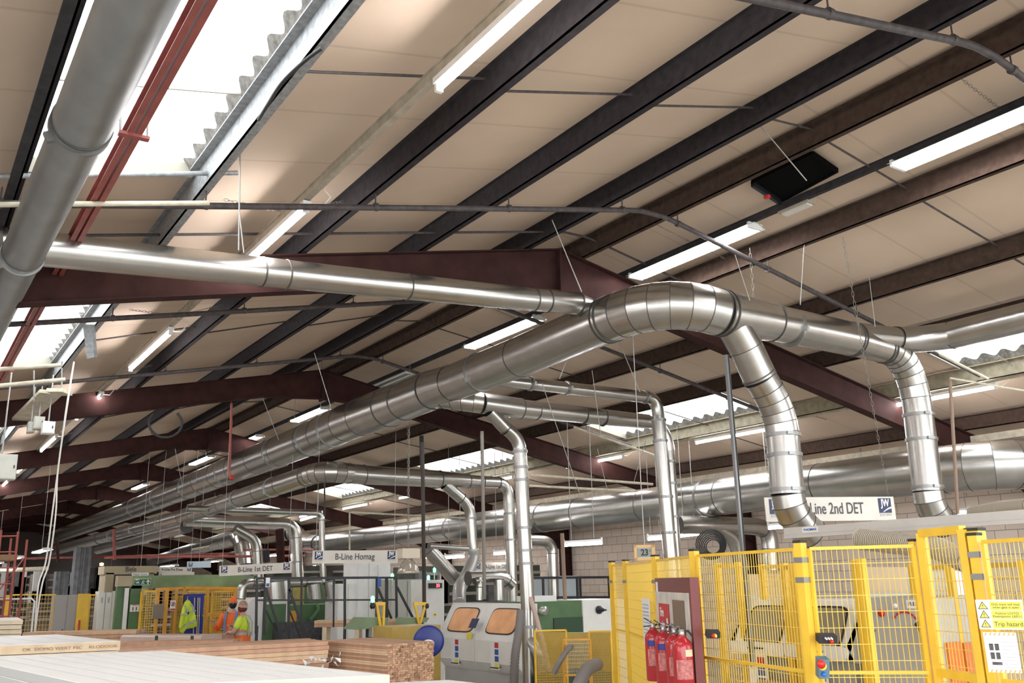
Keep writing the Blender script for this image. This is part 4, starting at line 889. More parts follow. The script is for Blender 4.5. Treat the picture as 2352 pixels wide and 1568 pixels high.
# ------------------------------------------------------------------ people
SKIN = mat('skin', (.55, .31, .23), .5); 
def skinmesh(name, nodes, edges, m, parent, sub=2, root=0):
    me = bpy.data.meshes.new(name); base = pworld(parent); me.from_pydata([V(n[0])-base for n in nodes], edges, []); me.materials.append(m)
    o = bpy.data.objects.new(name, me); sc.collection.objects.link(o); o.parent = parent
    md = o.modifiers.new('skin', 'SKIN'); md.use_smooth_shade = True
    for i, n in enumerate(nodes):
        r_ = n[1]; me.skin_vertices[0].data[i].radius = r_ if isinstance(r_, tuple) else (r_, r_)
    me.skin_vertices[0].data[root].use_root = True
    s = o.modifiers.new('sub', 'SUBSURF'); s.levels = sub; s.render_levels = sub
    return o
def person(label, base, right, hgt, handL, handR, elL, elR, shirt, trousers, vest=None, look=None, cap=None, face=None, skin_cap=False, sleeves_short=False, stripes=None, band=None):
    "right = unit vector to the figure's own right hand side; hands and elbows in (right, forward, up) metres from the feet"
    R_ = V(right).normalized(); F_ = V((0, 0, 1)).cross(R_).normalized(); s = hgt/1.78
    def P(a, f, z): return base+R_*a*s+F_*f*s+V((0, 0, z*s))
    t = thing('person', base, label, 'person')
    N = [(P(0, 0, .95), .15), (P(0, 0, 1.15), .14), (P(0, -.01, 1.36), .165), (P(0, 0, 1.5), .06), (P(0, .01, 1.58), .055)]
    E_ = [(0, 1), (1, 2), (2, 3), (3, 4)]
    hips = []
    for sg in (-1, 1):
        i = len(N); N += [(P(sg*.1, 0, .88), .095), (P(sg*.11, .02, .48), .062), (P(sg*.115, -.02, .1), .042), (P(sg*.12, .1, .04), .035)]; E_ += [(0, i), (i, i+1), (i+1, i+2), (i+2, i+3)]
    arms = []
    for sg, el, ha in ((-1, elL, handL), (1, elR, handR)):
        i = len(N); w_ = V(ha)-(V(ha)-V(el)).normalized()*.06; N += [(P(sg*.18, 0, 1.42), .065), (P(*el), .045), (P(*w_), .03)]; E_ += [(2, i), (i, i+1), (i+1, i+2)]
        # hand: palm and five curled fingers
        hd = (V(ha)-V(el)).normalized(); pc = V(ha); j = len(N); N.append((P(*(pc+hd*.02)), (.036, .022))); E_.append((i+2, j))
        side = hd.cross(V((0, 0, 1))); side = side.normalized() if side.length > .1 else V((1, 0, 0)); dn = hd.cross(side).normalized()
        if dn.z > 0: dn = -dn
        for k, ln in enumerate((.07, .08, .078, .062)):
            o_ = side*(-.03+.02*k); k0 = len(N); N += [(P(*(pc+hd*.055+o_)), .0095), (P(*(pc+hd*(.06+ln*.5)+o_+dn*.012)), .0088), (P(*(pc+hd*(.06+ln*.7)+o_+dn*.035)), .008)]; E_ += [(j, k0), (k0, k0+1), (k0+1, k0+2)]
        k0 = len(N); N += [(P(*(pc+hd*.02-side*.04)), .011), (P(*(pc+hd*.05-side*.055+dn*.015)), .0095)]; E_ += [(j, k0), (k0, k0+1)]
    skinmesh('body', N, E_, SKIN, t)
    # head
    L_ = (V(look) if look else V((0, 1, 0))); Lw = (R_*L_.x+F_*L_.y+V((0, 0, L_.z))).normalized(); hs = Lw.cross(V((0, 0, 1))).normalized(); hu = hs.cross(Lw); hc = P(0, .02, 1.675)
    def ell(c, rx, ry, rz_, m_, nm, par, z0=-1, z1=1, n=20):
        b = MB(); rows = 12; vs = []
        for i in range(rows+1):
            h = z0+(z1-z0)*i/rows; rr = math.sqrt(max(0, 1-h*h)) if abs(h) < 1 else 0
            for j in range(n):
                a = 2*math.pi*j/n; vs.append(c+hs*math.cos(a)*rr*rx+Lw*math.sin(a)*rr*ry+hu*h*rz_)
        b.add(vs, [(i*n+j, i*n+(j+1) % n, (i+1)*n+(j+1) % n, (i+1)*n+j) for i in range(rows) for j in range(n)], True); return b.build(nm, m_, par)
    hd = ell(hc, .076*s, .095*s, .115*s, SKIN, 'head', t)
    MB().lathe(hc+Lw*.09*s-hu*.01*s, [(.016, 0), (.012, .02), (.001, .028)], 8, Lw).build('nose', SKIN, hd)
    for sg in (-1, 1):
        MB().lathe(hc+hs*sg*.074*s-hu*.005, [(.001, 0), (.022, .002), (.026, .01), (.018, .016), (.001, .018)], 10, hs*sg).build('ear', SKIN, hd)
        MB().lathe(hc+hs*sg*.03*s+Lw*.086*s+hu*.022*s, [(.012, 0), (.008, .006), (.001, .008)], 10, Lw).build('eye', mat('eye', (.1, .07, .06), .3), hd)
    MB().obox(hc+Lw*.09*s-hu*.055*s, hs*.022, Lw*.004, hu*.005).build('mouth', mat('lips', (.4, .15, .13), .5), hd)
    ell(hc+hu*.004, .08*s, .1*s, .119*s, cap, 'cap_crown', t, .18, 1)
    if not skin_cap:
        b = MB(); vs = [hc+hu*.03*s+hs*math.sin(a)*.075*s+Lw*(.08+.085*math.cos(a))*s-hu*.012*abs(math.sin(a)) for a in [(-1.5+3*i/8) for i in range(9)]]; b.prism(vs, hu*.008); b.build('cap_peak', cap, t)
    if face: ell(hc-hu*.045*s+Lw*.008, .079*s, .1*s, .085*s, face, 'face_covering', t, -1, .55)
    # shirt and trousers
    NS = [(P(0, 0, .93), (.175, .13)), (P(0, 0, 1.14), (.165, .13)), (P(0, -.01, 1.36), (.2, .14)), (P(0, 0, 1.47), .09)]; ES = [(0, 1), (1, 2), (2, 3)]
    for sg, el, ha in ((-1, elL, handL), (1, elR, handR)):
        i = len(NS); NS += [(P(sg*.19, 0, 1.415), .085), (P(*el) if not sleeves_short else P(*((V(el)*.75)+V((sg*.18, 0, 1.42))*.25)), .065)]; ES += [(2, i), (i, i+1)]
        if not sleeves_short: w_ = V(ha)-(V(ha)-V(el)).normalized()*.09; NS.append((P(*w_), .045)); ES.append((i+1, i+2))
    skinmesh('top', NS, ES, shirt, t)
    NT = [(P(0, 0, .97), .16)]; ET = []
    for sg in (-1, 1): i = len(NT); NT += [(P(sg*.1, 0, .86), .11), (P(sg*.11, .02, .48), .085), (P(sg*.115, -.01, .09), .07)]; ET += [(0, i), (i, i+1), (i+1, i+2)]
    skinmesh('trousers', NT, ET, trousers, t)
    for sg in (-1, 1): MB().obox(P(sg*.12, .06, .045), R_*.05, F_*.14, (0, 0, .045)).build('shoe', RUBBER, t)
    def hoop(z, h_, rx, ry, m_, nm, arc=(0, 2*math.pi)):
        vs = []; n = 28
        for i in range(n+1): a = arc[0]+(arc[1]-arc[0])*i/n; c = P(math.cos(a)*rx, math.sin(a)*ry, 0); vs += [zz(c, base.z+(z-h_/2)*s), zz(c, base.z+(z+h_/2)*s)]
        MB().add(vs, [(2*i, 2*i+2, 2*i+3, 2*i+1) for i in range(n)], True).build(nm, m_, t)
    if band:
        hoop(1.02, .18, .2, .165, band[0], 'waist_panel'); hoop(1.13, .05, .205, .17, band[1], 'reflective_strip'); hoop(.91, .04, .205, .17, band[1], 'reflective_strip')
    if stripes:
        for sg in (-1, 1):
            b = MB(); k = [P(sg*.11, .165, 1.08), P(sg*.11, .16, 1.35), P(sg*.11, .07, 1.49), P(sg*.11, -.08, 1.485), P(sg*.11, -.16, 1.35), P(sg*.11, -.16, 1.08)]
            for a, c in zip(k, k[1:]): b.bar(a, c, .05, .012, upv=R_.cross((c-a).normalized()))
            b.build('reflective_strip', stripes, t)
    if vest: hoop(1.2, .5, .195, .16, vest, 'vest_panel', (.35, math.pi-.35+math.pi*1.0)) if False else None
    return t
HIV = mat('hi vis yellow fabric', (.62, .8, .05), .6, 0, .08, 6); HIO = mat('hi vis orange fabric', (.9, .17, .02), .6, 0, .08, 6); REFS = mat('grey reflective strip', (.45, .45, .43), .4); DENIM = mat('blue shirt fabric', (.15, .22, .42), .7); DARKT = mat('dark work trousers', (.03, .03, .05), .8)
D_ = 18.8; bA = at(560, 1400, D=D_); bA.z = 0; bB = at(535, 1400, D=D_+.55); bB.z = 0
toB = (bB-bA).normalized(); 
# right hand figure seen from behind its right shoulder, facing left and away
rgt = V((.45, .9, 0)).normalized()
person('person in yellow hi vis shirt with orange waist, patterned head wrap, arms folded', bA, V((.55, .83, 0)), 1.72, (.02, .3, 1.16), (-.06, .3, 1.14), (-.26, .12, 1.16), (.24, .14, 1.14), HIV, DARKT, look=(.1, 1, 0), cap=mat('patterned brown head wrap', (.42, .27, .2), .8, 0, .5, 60), face=mat('dark patterned neck scarf', (.14, .03, .03), .8, 0, .7, 50), skin_cap=True, sleeves_short=True, stripes=REFS, band=(HIO, REFS))
person('person in orange cap, black face mask and orange hi vis vest, one hand raised', bB, V((-.75, .5, 0)).normalized()*1.0, 1.8, (-.1, .34, 1.22), (.3, .3, 1.3), (-.26, .1, 1.12), (.3, .05, 1.12), HIO, DARKT, look=(-.35, 1, -.1), cap=HIO, face=mat('black face mask', (.01, .01, .012), .7), stripes=DENIM)
# ------------------------------------------------------------------ hi vis jacket, pegboard, orange cage
Yc = at(440, 1400, D=20.5).y
def barY(b, x0, y0, x1, y1, Y, wpx):
    p, q = at(x0, y0, Y=Y), at(x1, y1, Y=Y); w_ = wpx*(p-EYE).dot(fw)/FPX; b.bar(p, q, w_, .05, upv=(0, 1, 0))
t = thing('machine_cage', at(450, 1400, Y=Yc+.6), 'orange yellow framed cage with mesh behind the hi vis jacket', 'cage'); t.location.z = 0
Yg = Yc+.5
for (x, y0, w_) in ((364, 1355, 6), (384, 1352, 8), (406, 1352, 6), (424, 1350, 6), (541, 1350, 7), (478, 1352, 5)):
    a = at(x, y0, Y=Yg); w2 = w_*(a-EYE).dot(fw)/FPX/2; MB().box((a.x-w2, Yg-.03, 0), (a.x+w2, Yg+.03, a.z)).build('post', ORNG, t)
b = MB(); barY(b, 360, 1353, 424, 1350, Yg, 6); barY(b, 422, 1350, 545, 1351, Yg, 7); barY(b, 462, 1411, 543, 1409, Yg, 7); b.build('rail', ORNG, t)
for x0, x1 in ((366, 383), (386, 405), (408, 423), (427, 477), (481, 539)):
    a, c = at(x0, 1356, Y=Yg), at(x1, 1356, Y=Yg); meshpanel((a.x, Yg, 0), (c.x, Yg, 0), .3, a.z, t, m=ORNG, fm=ORNG, sp=.07, rows=.07, fr=.015, wr=.004)
MB().box((at(353, 1388, Y=Yg-.1).x, Yg-.12, at(353, 1421, Y=Yg-.1).z), (at(376, 1388, Y=Yg-.1).x, Yg-.06, at(353, 1388, Y=Yg-.1).z)).build('backing_board', mat('grey brown board', (.22, .19, .15), .7), t)
e = thing('prohibition_sign', at(397, 1390, Y=Yg-.1), 'small white no entry pedestrian sign with red ring on the orange cage', 'sign'); rX, uZ = V((1, 0, 0)), V((0, 0, 1))
c = at(397, 1390, Y=Yg-.1); plate(e, c, rX, uZ, .12, .22, PAPER, 'board'); MB().tube([c+V((math.cos(a)*.045, -.006, .03+math.sin(a)*.045)) for a in [i*math.pi/8 for i in range(17)]], .006, 6, caps=False).build('red_ring', REDP, e); MB().bar(c+V((-.03, -.007, .0)), c+V((.03, -.007, .06)), .008).build('slash_bar', REDP, e); plate(e, c-V((0, .004, .085)), rX, uZ, .11, .035, REDP, 'caption_bar'); MB().bar(c+V((0, -.004, 0)), c+V((0, -.004, .06)), .02).build('walker_symbol', INK, e)
# blue louvred panel on which the jacket hangs
BLU = mat('blue louvre panel', (.015, .03, .3), .4); t = thing('pegboard', at(446, 1400, Y=Yc+.1), 'dark blue louvred tool panel with brushes behind the jacket', 'tool panel'); t.location.z = 0
for (x0, y0, x1, y1) in ((426, 1364, 466, 1412), (423, 1416, 464, 1462)):
    a, c = at(x0, y0, Y=Yc+.1), at(x1, y1, Y=Yc+.1); MB().box((a.x, Yc+.1, c.z), (c.x, Yc+.12, a.z)).build('louvre_panel', BLU, t)
    b = MB()
    for k in range(8):
        z = c.z+(a.z-c.z)*(k+.5)/8; b.box((a.x+.02, Yc+.085, z), (c.x-.02, Yc+.1, z+.012))
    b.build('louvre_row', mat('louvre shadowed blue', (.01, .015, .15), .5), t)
a, c = at(424, 1365, Y=Yc+.12), at(465, 1365, Y=Yc+.12)
for x in (a.x, c.x): MB().box((x-.02, Yc+.12, 0), (x+.02, Yc+.15, a.z)).build('upright', BLACK, t)
for k, (x, m_) in enumerate(((447, SILV), (455, PALE), (459, SILV))):
    p, q = at(x, 1372, Y=Yc+.075), at(x-3, 1455, Y=Yc+.075); o = MB().tube([p, q], .012, 8).build('brush', m_, None); tag(o, ['steel handled brush nearest the jacket', 'pale wooden broom handle on the blue panel', 'thin steel rod right of the wooden broom handle'][k], 'broom', 'brushes hanging on the blue panel')
Yj = Yc-.02; jp = [(431, 1376), (437, 1380), (442, 1392), (447, 1405), (450, 1420), (452, 1438), (444, 1442), (430, 1444), (424, 1448), (420, 1455), (414, 1450), (412, 1436), (415, 1425), (418, 1410), (420, 1396), (424, 1384)]
t = thing('hi_vis_jacket', at(431, 1378, Y=Yj), 'yellow green hi vis jacket with grey strips hanging on the blue panel', 'jacket')
def softshape(pts, Y, th, m_, nm, par):
    P = [at(x, y, Y=Y) for x, y in pts]; c = sum(P, V())/len(P); b = MB(); n = len(P); rings = []
    for f, dy in ((1, 0), (.93, -th*.6), (.75, -th*.95), (.4, -th*1.1), (.02, -th)): rings.append([c+(p-c)*f+V((0, dy+.02*math.sin(i*2.1)*(1-f), 0)) for i, p in enumerate(P)])
    vs = [p+V((0, th*.5, 0)) for p in P]+[v for r_ in rings for v in r_]; b.add(vs, [(i*n+j, i*n+(j+1) % n, (i+1)*n+(j+1) % n, (i+1)*n+j) for i in range(5) for j in range(n)]+[tuple(reversed(range(n)))], True); return b.build(nm, m_, par)
softshape(jp, Yj, .1, HIV, 'jacket_body', t)
softshape([(424, 1386), (428, 1392), (424, 1420), (420, 1440), (414, 1446), (411, 1440), (414, 1420), (419, 1398)], Yj-.08, .06, HIV, 'sleeve', t)
for (x0, y0, x1, y1, w_) in ((415, 1412, 449, 1402, 4), (422, 1438, 449, 1424, 4), (424, 1390, 433, 1410, 3.4), (439, 1386, 446, 1402, 3)):
    b = MB(); barY(b, x0, y0, x1, y1, Yj-.13, w_); b.build('reflective_strip', REFS, t)
MB().tube([at(431, 1370, Y=Yc+.11), at(431, 1372, Y=Yj), at(431, 1380, Y=Yj-.04)], .01, 6).build('hook', SILV, t)
# ------------------------------------------------------------------ green booth and beam
Yb = at(300, 1350, D=22).y; BEIGE = mat('dusty beige panel', (.4, .34, .22), .6, 0, .1, 3); GRB = mat('dusty green beam', (.2, .28, .13), .55, 0, .35, 2)
t = thing('green_booth', at(300, 1400, Y=Yb), 'green painted gantry beam on two green pillars carrying the fire exit sign', 'gantry'); t.location.z = 0
a, c = at(299, 1322, Y=Yb), at(560, 1346, Y=Yb); MB().box((a.x, Yb, c.z), (c.x, Yb+.35, a.z)).build('beam', GRB, t)
c2 = at(583, 1330, Y=Yb+2.2); MB().prism([(c.x, Yb, c.z), (c.x, Yb, a.z), (c2.x, Yb+2.2, a.z-.02), (c2.x, Yb+2.2, c.z+.03)], (.0, .35, 0)).build('beam_return', GREEN, t)
for nm, x0, y0, x1, m_, dy in (('pillar', 270, 1345, 299, GREEN, .1), ('pillar', 301, 1343, 326, GREEN, 0), ('pillar', 540, 1346, 556, GREEN, .3)):
    a, c = at(x0, y0, Y=Yb+dy), at(x1, y0, Y=Yb+dy); MB().box((a.x, Yb+dy, 0), (c.x, Yb+dy+.2, a.z)).build(nm, m_, t)
a, c = at(272, 1322, Y=Yb-.02), at(304, 1346, Y=Yb-.02); MB().box((a.x, Yb-.02, c.z), (c.x, Yb+.3, a.z)).build('beige_header', BEIGE, t)
a, c = at(288, 1350, Y=Yb-.02), at(297, 1350, Y=Yb-.02); MB().box((a.x, Yb-.02, 0), (c.x, Yb+.05, a.z)).build('white_post', WHITE, t)
c = at(327, 1336, Y=Yb-.02); e = thing('fire_exit_sign', c, 'green fire exit sign with running figure and up arrow on the green beam', 'sign'); wS = at(347, 1336, Y=Yb).x-at(308, 1336, Y=Yb).x; hS = .15
plate(e, c, rX, uZ, wS, hS, PAPER, 'white_border'); plate(e, c-V((0, .004, 0)), rX, uZ, wS*.96, hS*.88, GREENP, 'green_field'); text('Fire\nexit', c+V((-wS*.3, -.008, .02)), rX, uZ, .045, wS*.24, PAPER, e, bold=.002)
MB().prism([c+V((wS*.33+x*.05, -.008, z*.055)) for x, z in ((0, 1), (.9, .1), (.9, -.2), (.25, .35), (.25, -1), (-.25, -1), (-.25, .35), (-.9, -.2), (-.9, .1))], (0, -.001, 0)).build('arrow_symbol', PAPER, e)
b = MB(); k = c+V((wS*.04, -.008, 0)); b.bar(k+V((0, 0, .03)), k+V((-.01, 0, -.01)), .016, .002, (0, 1, 0)); b.bar(k+V((-.01, 0, -.01)), k+V((.03, 0, -.05)), .011, .002, (0, 1, 0)); b.bar(k+V((-.01, 0, -.01)), k+V((-.035, 0, -.05)), .011, .002, (0, 1, 0)); b.bar(k+V((0, 0, .03)), k+V((.04, 0, .01)), .009, .002, (0, 1, 0)); b.lathe(k+V((.008, 0, .05)), [(.011, 0), (.011, -.001)], 12, (0, 1, 0)); b.build('running_figure', PAPER, e)
c = at(313, 1396, Y=Yb-.03); e = thing('notice_sheet', c, 'white notice with three black standing figures on the green pillar', 'notice'); plate(e, c, rX, uZ, .28, .16, PAPER, 'sheet')
for k in (-1, 0, 1): MB().box((c.x+k*.075-.012, c.y-.006, c.z-.06), (c.x+k*.075+.012, c.y-.004, c.z+.025)).build('figure_symbol', INK, e); MB().lathe((c.x+k*.075, c.y-.005, c.z+.04), [(.012, 0), (.012, -.001)], 10, (0, 1, 0)).build('figure_head', INK, e)
plate(e, c+V((0, -.004, .065)), rX, uZ, .2, .012, REDP, 'red_line')
# casing above, with maker letters
Yk = Yb+1.5; a, c = at(240, 1300, Y=Yk), at(360, 1317, Y=Yk); t = thing('machine_casing', ((a.x+c.x)/2, Yk, c.z), 'long dusty beige machine casing above the green beam', 'machine casing')
MB().box((a.x, Yk, c.z), (c.x, Yk+.8, a.z)).build('cover', BEIGE, t); text('Biele', at(301, 1307, Y=Yk-.01), rX, uZ, .12, .26, INK, t, bold=.003)
a, c = at(243, 1317, Y=Yk), at(262, 1317, Y=Yk); MB().box((a.x, Yk, 0), (c.x, Yk+.8, a.z+.02)).build('support_leg', BEIGE, t)
a = at(352, 1317, Y=Yk); MB().box((a.x-.1, Yk, 0), (a.x+.02, Yk+.8, a.z+.02)).build('support_leg', BEIGE, t)
for lb_, x0, x1, y0, y1, body, wf, cl in (('small pale hanging sign reading Paper Core under the beige casing', 303, 341, 1315, 1322, 'Paper Core', .8, PAPER), ('blueish hanging sign highest above the green beam', 430, 484, 1289, 1303, '', 0, mat('pale blue sign board', (.6, .72, .85), .5)), ('dim hanging sign just under the pale blue sign', 365, 446, 1314, 1321, 'A-Line Transfer', .6, SIGNW)):
    Ys = Yb+1.0; a, c = at(x0, y0, Y=Ys), at(x1, y1, Y=Ys); t = thing('hanging_sign', ((a.x+c.x)/2, Ys, c.z), lb_, 'sign', 'small far hanging signs'); m0 = V(((a.x+c.x)/2, Ys, (a.z+c.z)/2)); h = a.z-c.z
    plate(t, m0, rX, uZ, c.x-a.x, h, cl, 'sign_board', .012)
    if body and 'Transfer' not in body: text(body, m0-V((0, .009, 0)), rX, uZ, h*.6, (c.x-a.x)*wf, INK, t)
    else: jw(t, V((a.x+h*.55, Ys-.008, m0.z)), rX, uZ, h*.6)
    MB().tube([m0, (m0.x, m0.y, rz(m0.x, 6.25))], .006, 5).build('wire', WIRE, t)
# ------------------------------------------------------------------ cabinets, lockers and fences at the far left
Yl = at(250, 1400, D=23).y
t = grounded('locker_bank', 'pale grey bank of lockers left of the green pillar', 'lockers', 228, 1357, 274, 1450, Yl, .5, OFFW)
for k in range(3):
    x0, x1 = t['x0']+(t['x1']-t['x0'])*k/3, t['x0']+(t['x1']-t['x0'])*(k+1)/3
    for z0, z1_ in ((.05, t['zt']*.5), (t['zt']*.52, t['zt']-.03)):
        d_ = MB().box((x0+.01, Yl-.02, z0), (x1-.01, Yl, z1_)).build('door', OFFW, t); MB().box(((x0+x1)/2-.02, Yl-.025, z1_-.25), ((x0+x1)/2+.02, Yl-.02, z1_-.12)).build('vent_slot', GREYINK, d_)
t = grounded('steel_cabinet', 'grey double door steel cabinet left of the yellow door', 'cabinet', 128, 1366, 184, 1450, Yl+.3, .6, mat('mid grey steel', (.36, .35, .34), .5)); doors(t, 2, m=mat('mid grey steel', (.36, .35, .34), .5))
t = grounded('guard_door', 'solid yellow guard door beside the grey cabinet', 'door', 180, 1363, 208, 1450, Yl+.1, .06, YEL); MB().box((t['x0']+.06, t['yf']-.04, .95), (t['x0']+.1, t['yf'], 1.3)).build('handle', REDP, t)
t = grounded('guard_door', 'solid yellow guard panel at the far left behind the red tower', 'door', 12, 1366, 26, 1450, Yl+1.2, .06, YEL)
for lb_, x0, x1 in (('yellow far mesh fence left of the grey cabinet', 90, 127), ('dusty far mesh fence behind the white barrier', 26, 88), ('yellow far mesh fence between the yellow door and lockers', 208, 229)):
    a, c = at(x0, 1366, Y=Yl+.4), at(x1, 1366, Y=Yl+.4); t = thing('mesh_fence', ((a.x+c.x)/2, Yl+.4, 0), lb_, 'fence', 'far yellow mesh fences'); meshpanel((a.x, Yl+.4, 0), (c.x, Yl+.4, 0), .1, a.z, t, sp=.07, rows=.1, fr=.035, mids=(.9,), wr=.004)
for lb_, x0, x1, Dz in (('yellow mesh fence seen through the cage', 428, 478, 1.6), ('yellow mesh fence with bright posts right of the blue panel', 488, 542, 1.6), ('yellow mesh fence between the green pillar and cage', 326, 364, 1.5)):
    a, c = at(x0, 1358, Y=Yg+Dz), at(x1, 1358, Y=Yg+Dz); t = thing('mesh_fence', ((a.x+c.x)/2, Yg+Dz, 0), lb_, 'fence', 'far yellow mesh fences'); meshpanel((a.x, Yg+Dz, 0), (c.x, Yg+Dz, 0), .1, a.z, t, sp=.05, rows=.06, fr=.05, mids=(.9,), wr=.007)
    o = MB().box((a.x, Yg+Dz+1.2, 0), (c.x, Yg+Dz+1.3, a.z-.1)).build('ochre_screen', mat('ochre panel', (.42, .33, .1), .7, 0, .3, 5), t)
# white tubular barrier
t = thing('tubular_barrier', at(40, 1376, D=19), 'white tubular barrier with rounded corner at the far left', 'barrier'); t.location.z = 0
a, c = at(-20, 1377, D=19), at(80, 1374, D=19); MB().tube([(a.x, a.y, a.z), (c.x-.06, c.y, c.z), (c.x, c.y, c.z-.06), (c.x, c.y, 0)], .02, 8).build('tube_frame', WHITE, t)
# red scaffold tower
t = thing('scaffold_tower', at(20, 1400, D=18), 'red steel access tower with rungs at the left edge', 'scaffold tower'); t.location.z = 0
pa, pb = at(3, 1217, D=18), at(42, 1220, D=18); RS = mat('red oxide tube', (.32, .07, .05), .5)
for p in (pa, pb):
    MB().tube([(p.x, p.y, 0), (p.x, p.y, p.z)], .022, 8).build('standard', RS, t); MB().tube([(p.x+.3, p.y+1.2, 0), (p.x+.3, p.y+1.2, p.z-.1)], .022, 8).build('standard', RS, t)
for k in range(9):
    z = pa.z-.12-.3*k
    if z > .1: MB().tube([(pa.x, pa.y, z), (pb.x, pb.y, z)], .014, 6).build('rung', RS, t)
MB().tube([(pa.x, pa.y, .4), (pb.x, pb.y, 1.5)], .012, 6).build('brace', RS, t); MB().tube([(pb.x, pb.y, .6), (pb.x+.3, pb.y+1.2, 1.8)], .012, 6).build('brace', RS, t); MB().tube([(pa.x, pa.y, 1.9), (pb.x+.3, pb.y+1.2, 2.7)], .012, 6).build('brace', RS, t)
a = at(3, 1273, D=18.1); c = at(42, 1285, D=18.1); MB().box((a.x, a.y, c.z), (c.x, a.y+1.2, a.z)).build('wood_platform', mat('worn plywood', (.3, .19, .1), .8), t)
# ------------------------------------------------------------------ green planing machine and railing
Yp = at(700, 1400, D=21.5).y
t = grounded('planing_machine', 'long green planing machine with white hood behind the black railing', 'machine', 640, 1387, 845, 1450, Yp, 1.3, GREEN)
for x0, x1, y0, y1, m_, nm in ((652, 681, 1403, 1428, mat('orange window', (.75, .35, .05), .3), 'window'), (759, 789, 1402, 1420, mat('pale yellow window', (.7, .62, .3), .3), 'window'), (614, 645, 1412, 1428, OFFW, 'panel'), (637, 649, 1386, 1404, YELP, 'warning_sticker')):
    a, c = at(x0, y0, Y=Yp-.012), at(x1, y1, Y=Yp-.012); MB().box((a.x, Yp-.012, c.z), (c.x, Yp, a.z)).build(nm, m_, t)
a, c = at(560, 1374, Y=Yp-.1), at(662, 1430, Y=Yp-.1); MB().prism([(a.x, Yp-.1, 0), (c.x, Yp-.1, 0), (c.x, Yp-.1, at(0, 1388, Y=Yp).z), (at(640, 1374, Y=Yp-.1).x, Yp-.1, a.z), (at(582, 1374, Y=Yp-.1).x, Yp-.1, a.z), (a.x, Yp-.1, at(560, 1400, Y=Yp).z)], (0, 1.2, 0)).build('white_hood', WHITE, t)
a, c = at(605, 1388, Y=Yp-.12), at(655, 1440, Y=Yp-.12); MB().box((a.x, Yp-.13, .3), (c.x, Yp-.1, a.z)).build('green_door', GREEN, t)
a, c = at(640, 1430, Y=Yp-.5), at(850, 1465, Y=Yp-.5); MB().box((a.x, Yp-.5, 0), (c.x, Yp-.02, a.z)).build('dark_bed', mat('dark machine bed', (.06, .06, .07), .4, 0, .6, 12), t)
a = at(700, 1440, Y=Yp-.2); MB().tube([at(728, 1388, Y=Yp-.05), at(732, 1400, Y=Yp-.1), at(712, 1425, Y=Yp-.1)], .05, 10).build('exhaust_pipe', GREEN, t)
# green body farther left, tall
a, c = at(690, 1352, Y=Yp+1.4), at(800, 1400, Y=Yp+1.4); t2 = thing('green_housing', ((a.x+c.x)/2, Yp+1.4, 0), 'taller green housing behind the planing machine', 'machine'); MB().box((a.x, Yp+1.4, 0), (c.x, Yp+2, at(740, 1340, Y=Yp+1.4).z)).build('housing', GREEN, t2); a, c = at(675, 1345, Y=Yp+1.35), at(698, 1390, Y=Yp+1.35); MB().box((a.x, Yp+1.35, 1), (c.x, Yp+1.4, a.z)).build('yellow_grille', mat('ochre panel', (.42, .33, .1)), t2)
# railing, black
Yr = at(750, 1327, D=15.8).y
t = thing('black_railing', at(750, 1330, Y=Yr), 'black steel railing with sloping braces in front of the green machine', 'railing'); t.location.z = 0
def pY(x, y, dy=0): return at(x, y, Y=Yr+dy)
for (x0, y0, x1, y1, dy, w_, nm) in ((590, 1328, 866, 1326, 0, .04, 'top_rail'), (665, 1328, 910, 1326, .6, .035, 'top_rail'), (590, 1378, 912, 1377, 0, .028, 'mid_rail'), (590, 1328, 588, 1455, 0, .035, 'post'), (610, 1328, 606, 1458, 0, .04, 'post'), (664, 1328, 662, 1460, 0, .035, 'post'), (693, 1328, 691, 1440, .6, .03, 'post'), (767, 1328, 766, 1440, .6, .025, 'post'), (792, 1328, 792, 1440, 0, .035, 'post'), (866, 1327, 865, 1425, 0, .04, 'post'), (888, 1327, 888, 1425, 0, .045, 'post'), (910, 1327, 911, 1420, 0, .035, 'post'), (611, 1352, 648, 1465, 0, .035, 'brace'), (664, 1352, 704, 1465, 0, .035, 'brace'), (610, 1400, 640, 1465, .2, .025, 'brace'), (664, 1400, 690, 1465, .2, .025, 'brace'), (868, 1350, 899, 1420, 0, .035, 'brace'), (912, 1348, 948, 1418, .0, .035, 'brace')):
    MB().bar(pY(x0, y0, dy), pY(x1, y1, dy), w_, w_, (0, 1, 0)).build(nm, BLACK, t)
for x in (590, 664, 792, 888): p = pY(x, 1440); MB().box((p.x-.02, p.y-.02, 0), (p.x+.02, p.y+.02, p.z+.02)).build('post', BLACK, t)
for x in (615, 871):
    c = pY(x, 1337, -.04); e = thing('safety_notice', c, ['white and blue mandatory notice on the left of the black railing', 'blue mandatory notice on the right of the black railing'][x > 700], 'notice'); plate(e, c, rX, uZ, .07, .15, PAPER if x < 700 else BLUEP, 'sheet'); MB().lathe(c+V((0, -.004, .035)), [(.024, 0), (.024, -.001)], 16, (0, 1, 0)).build('blue_roundel', BLUEP if x < 700 else PAPER, e); plate(e, c+V((0, -.004, -.04)), rX, uZ, .05, .05, BLUEP, 'caption')
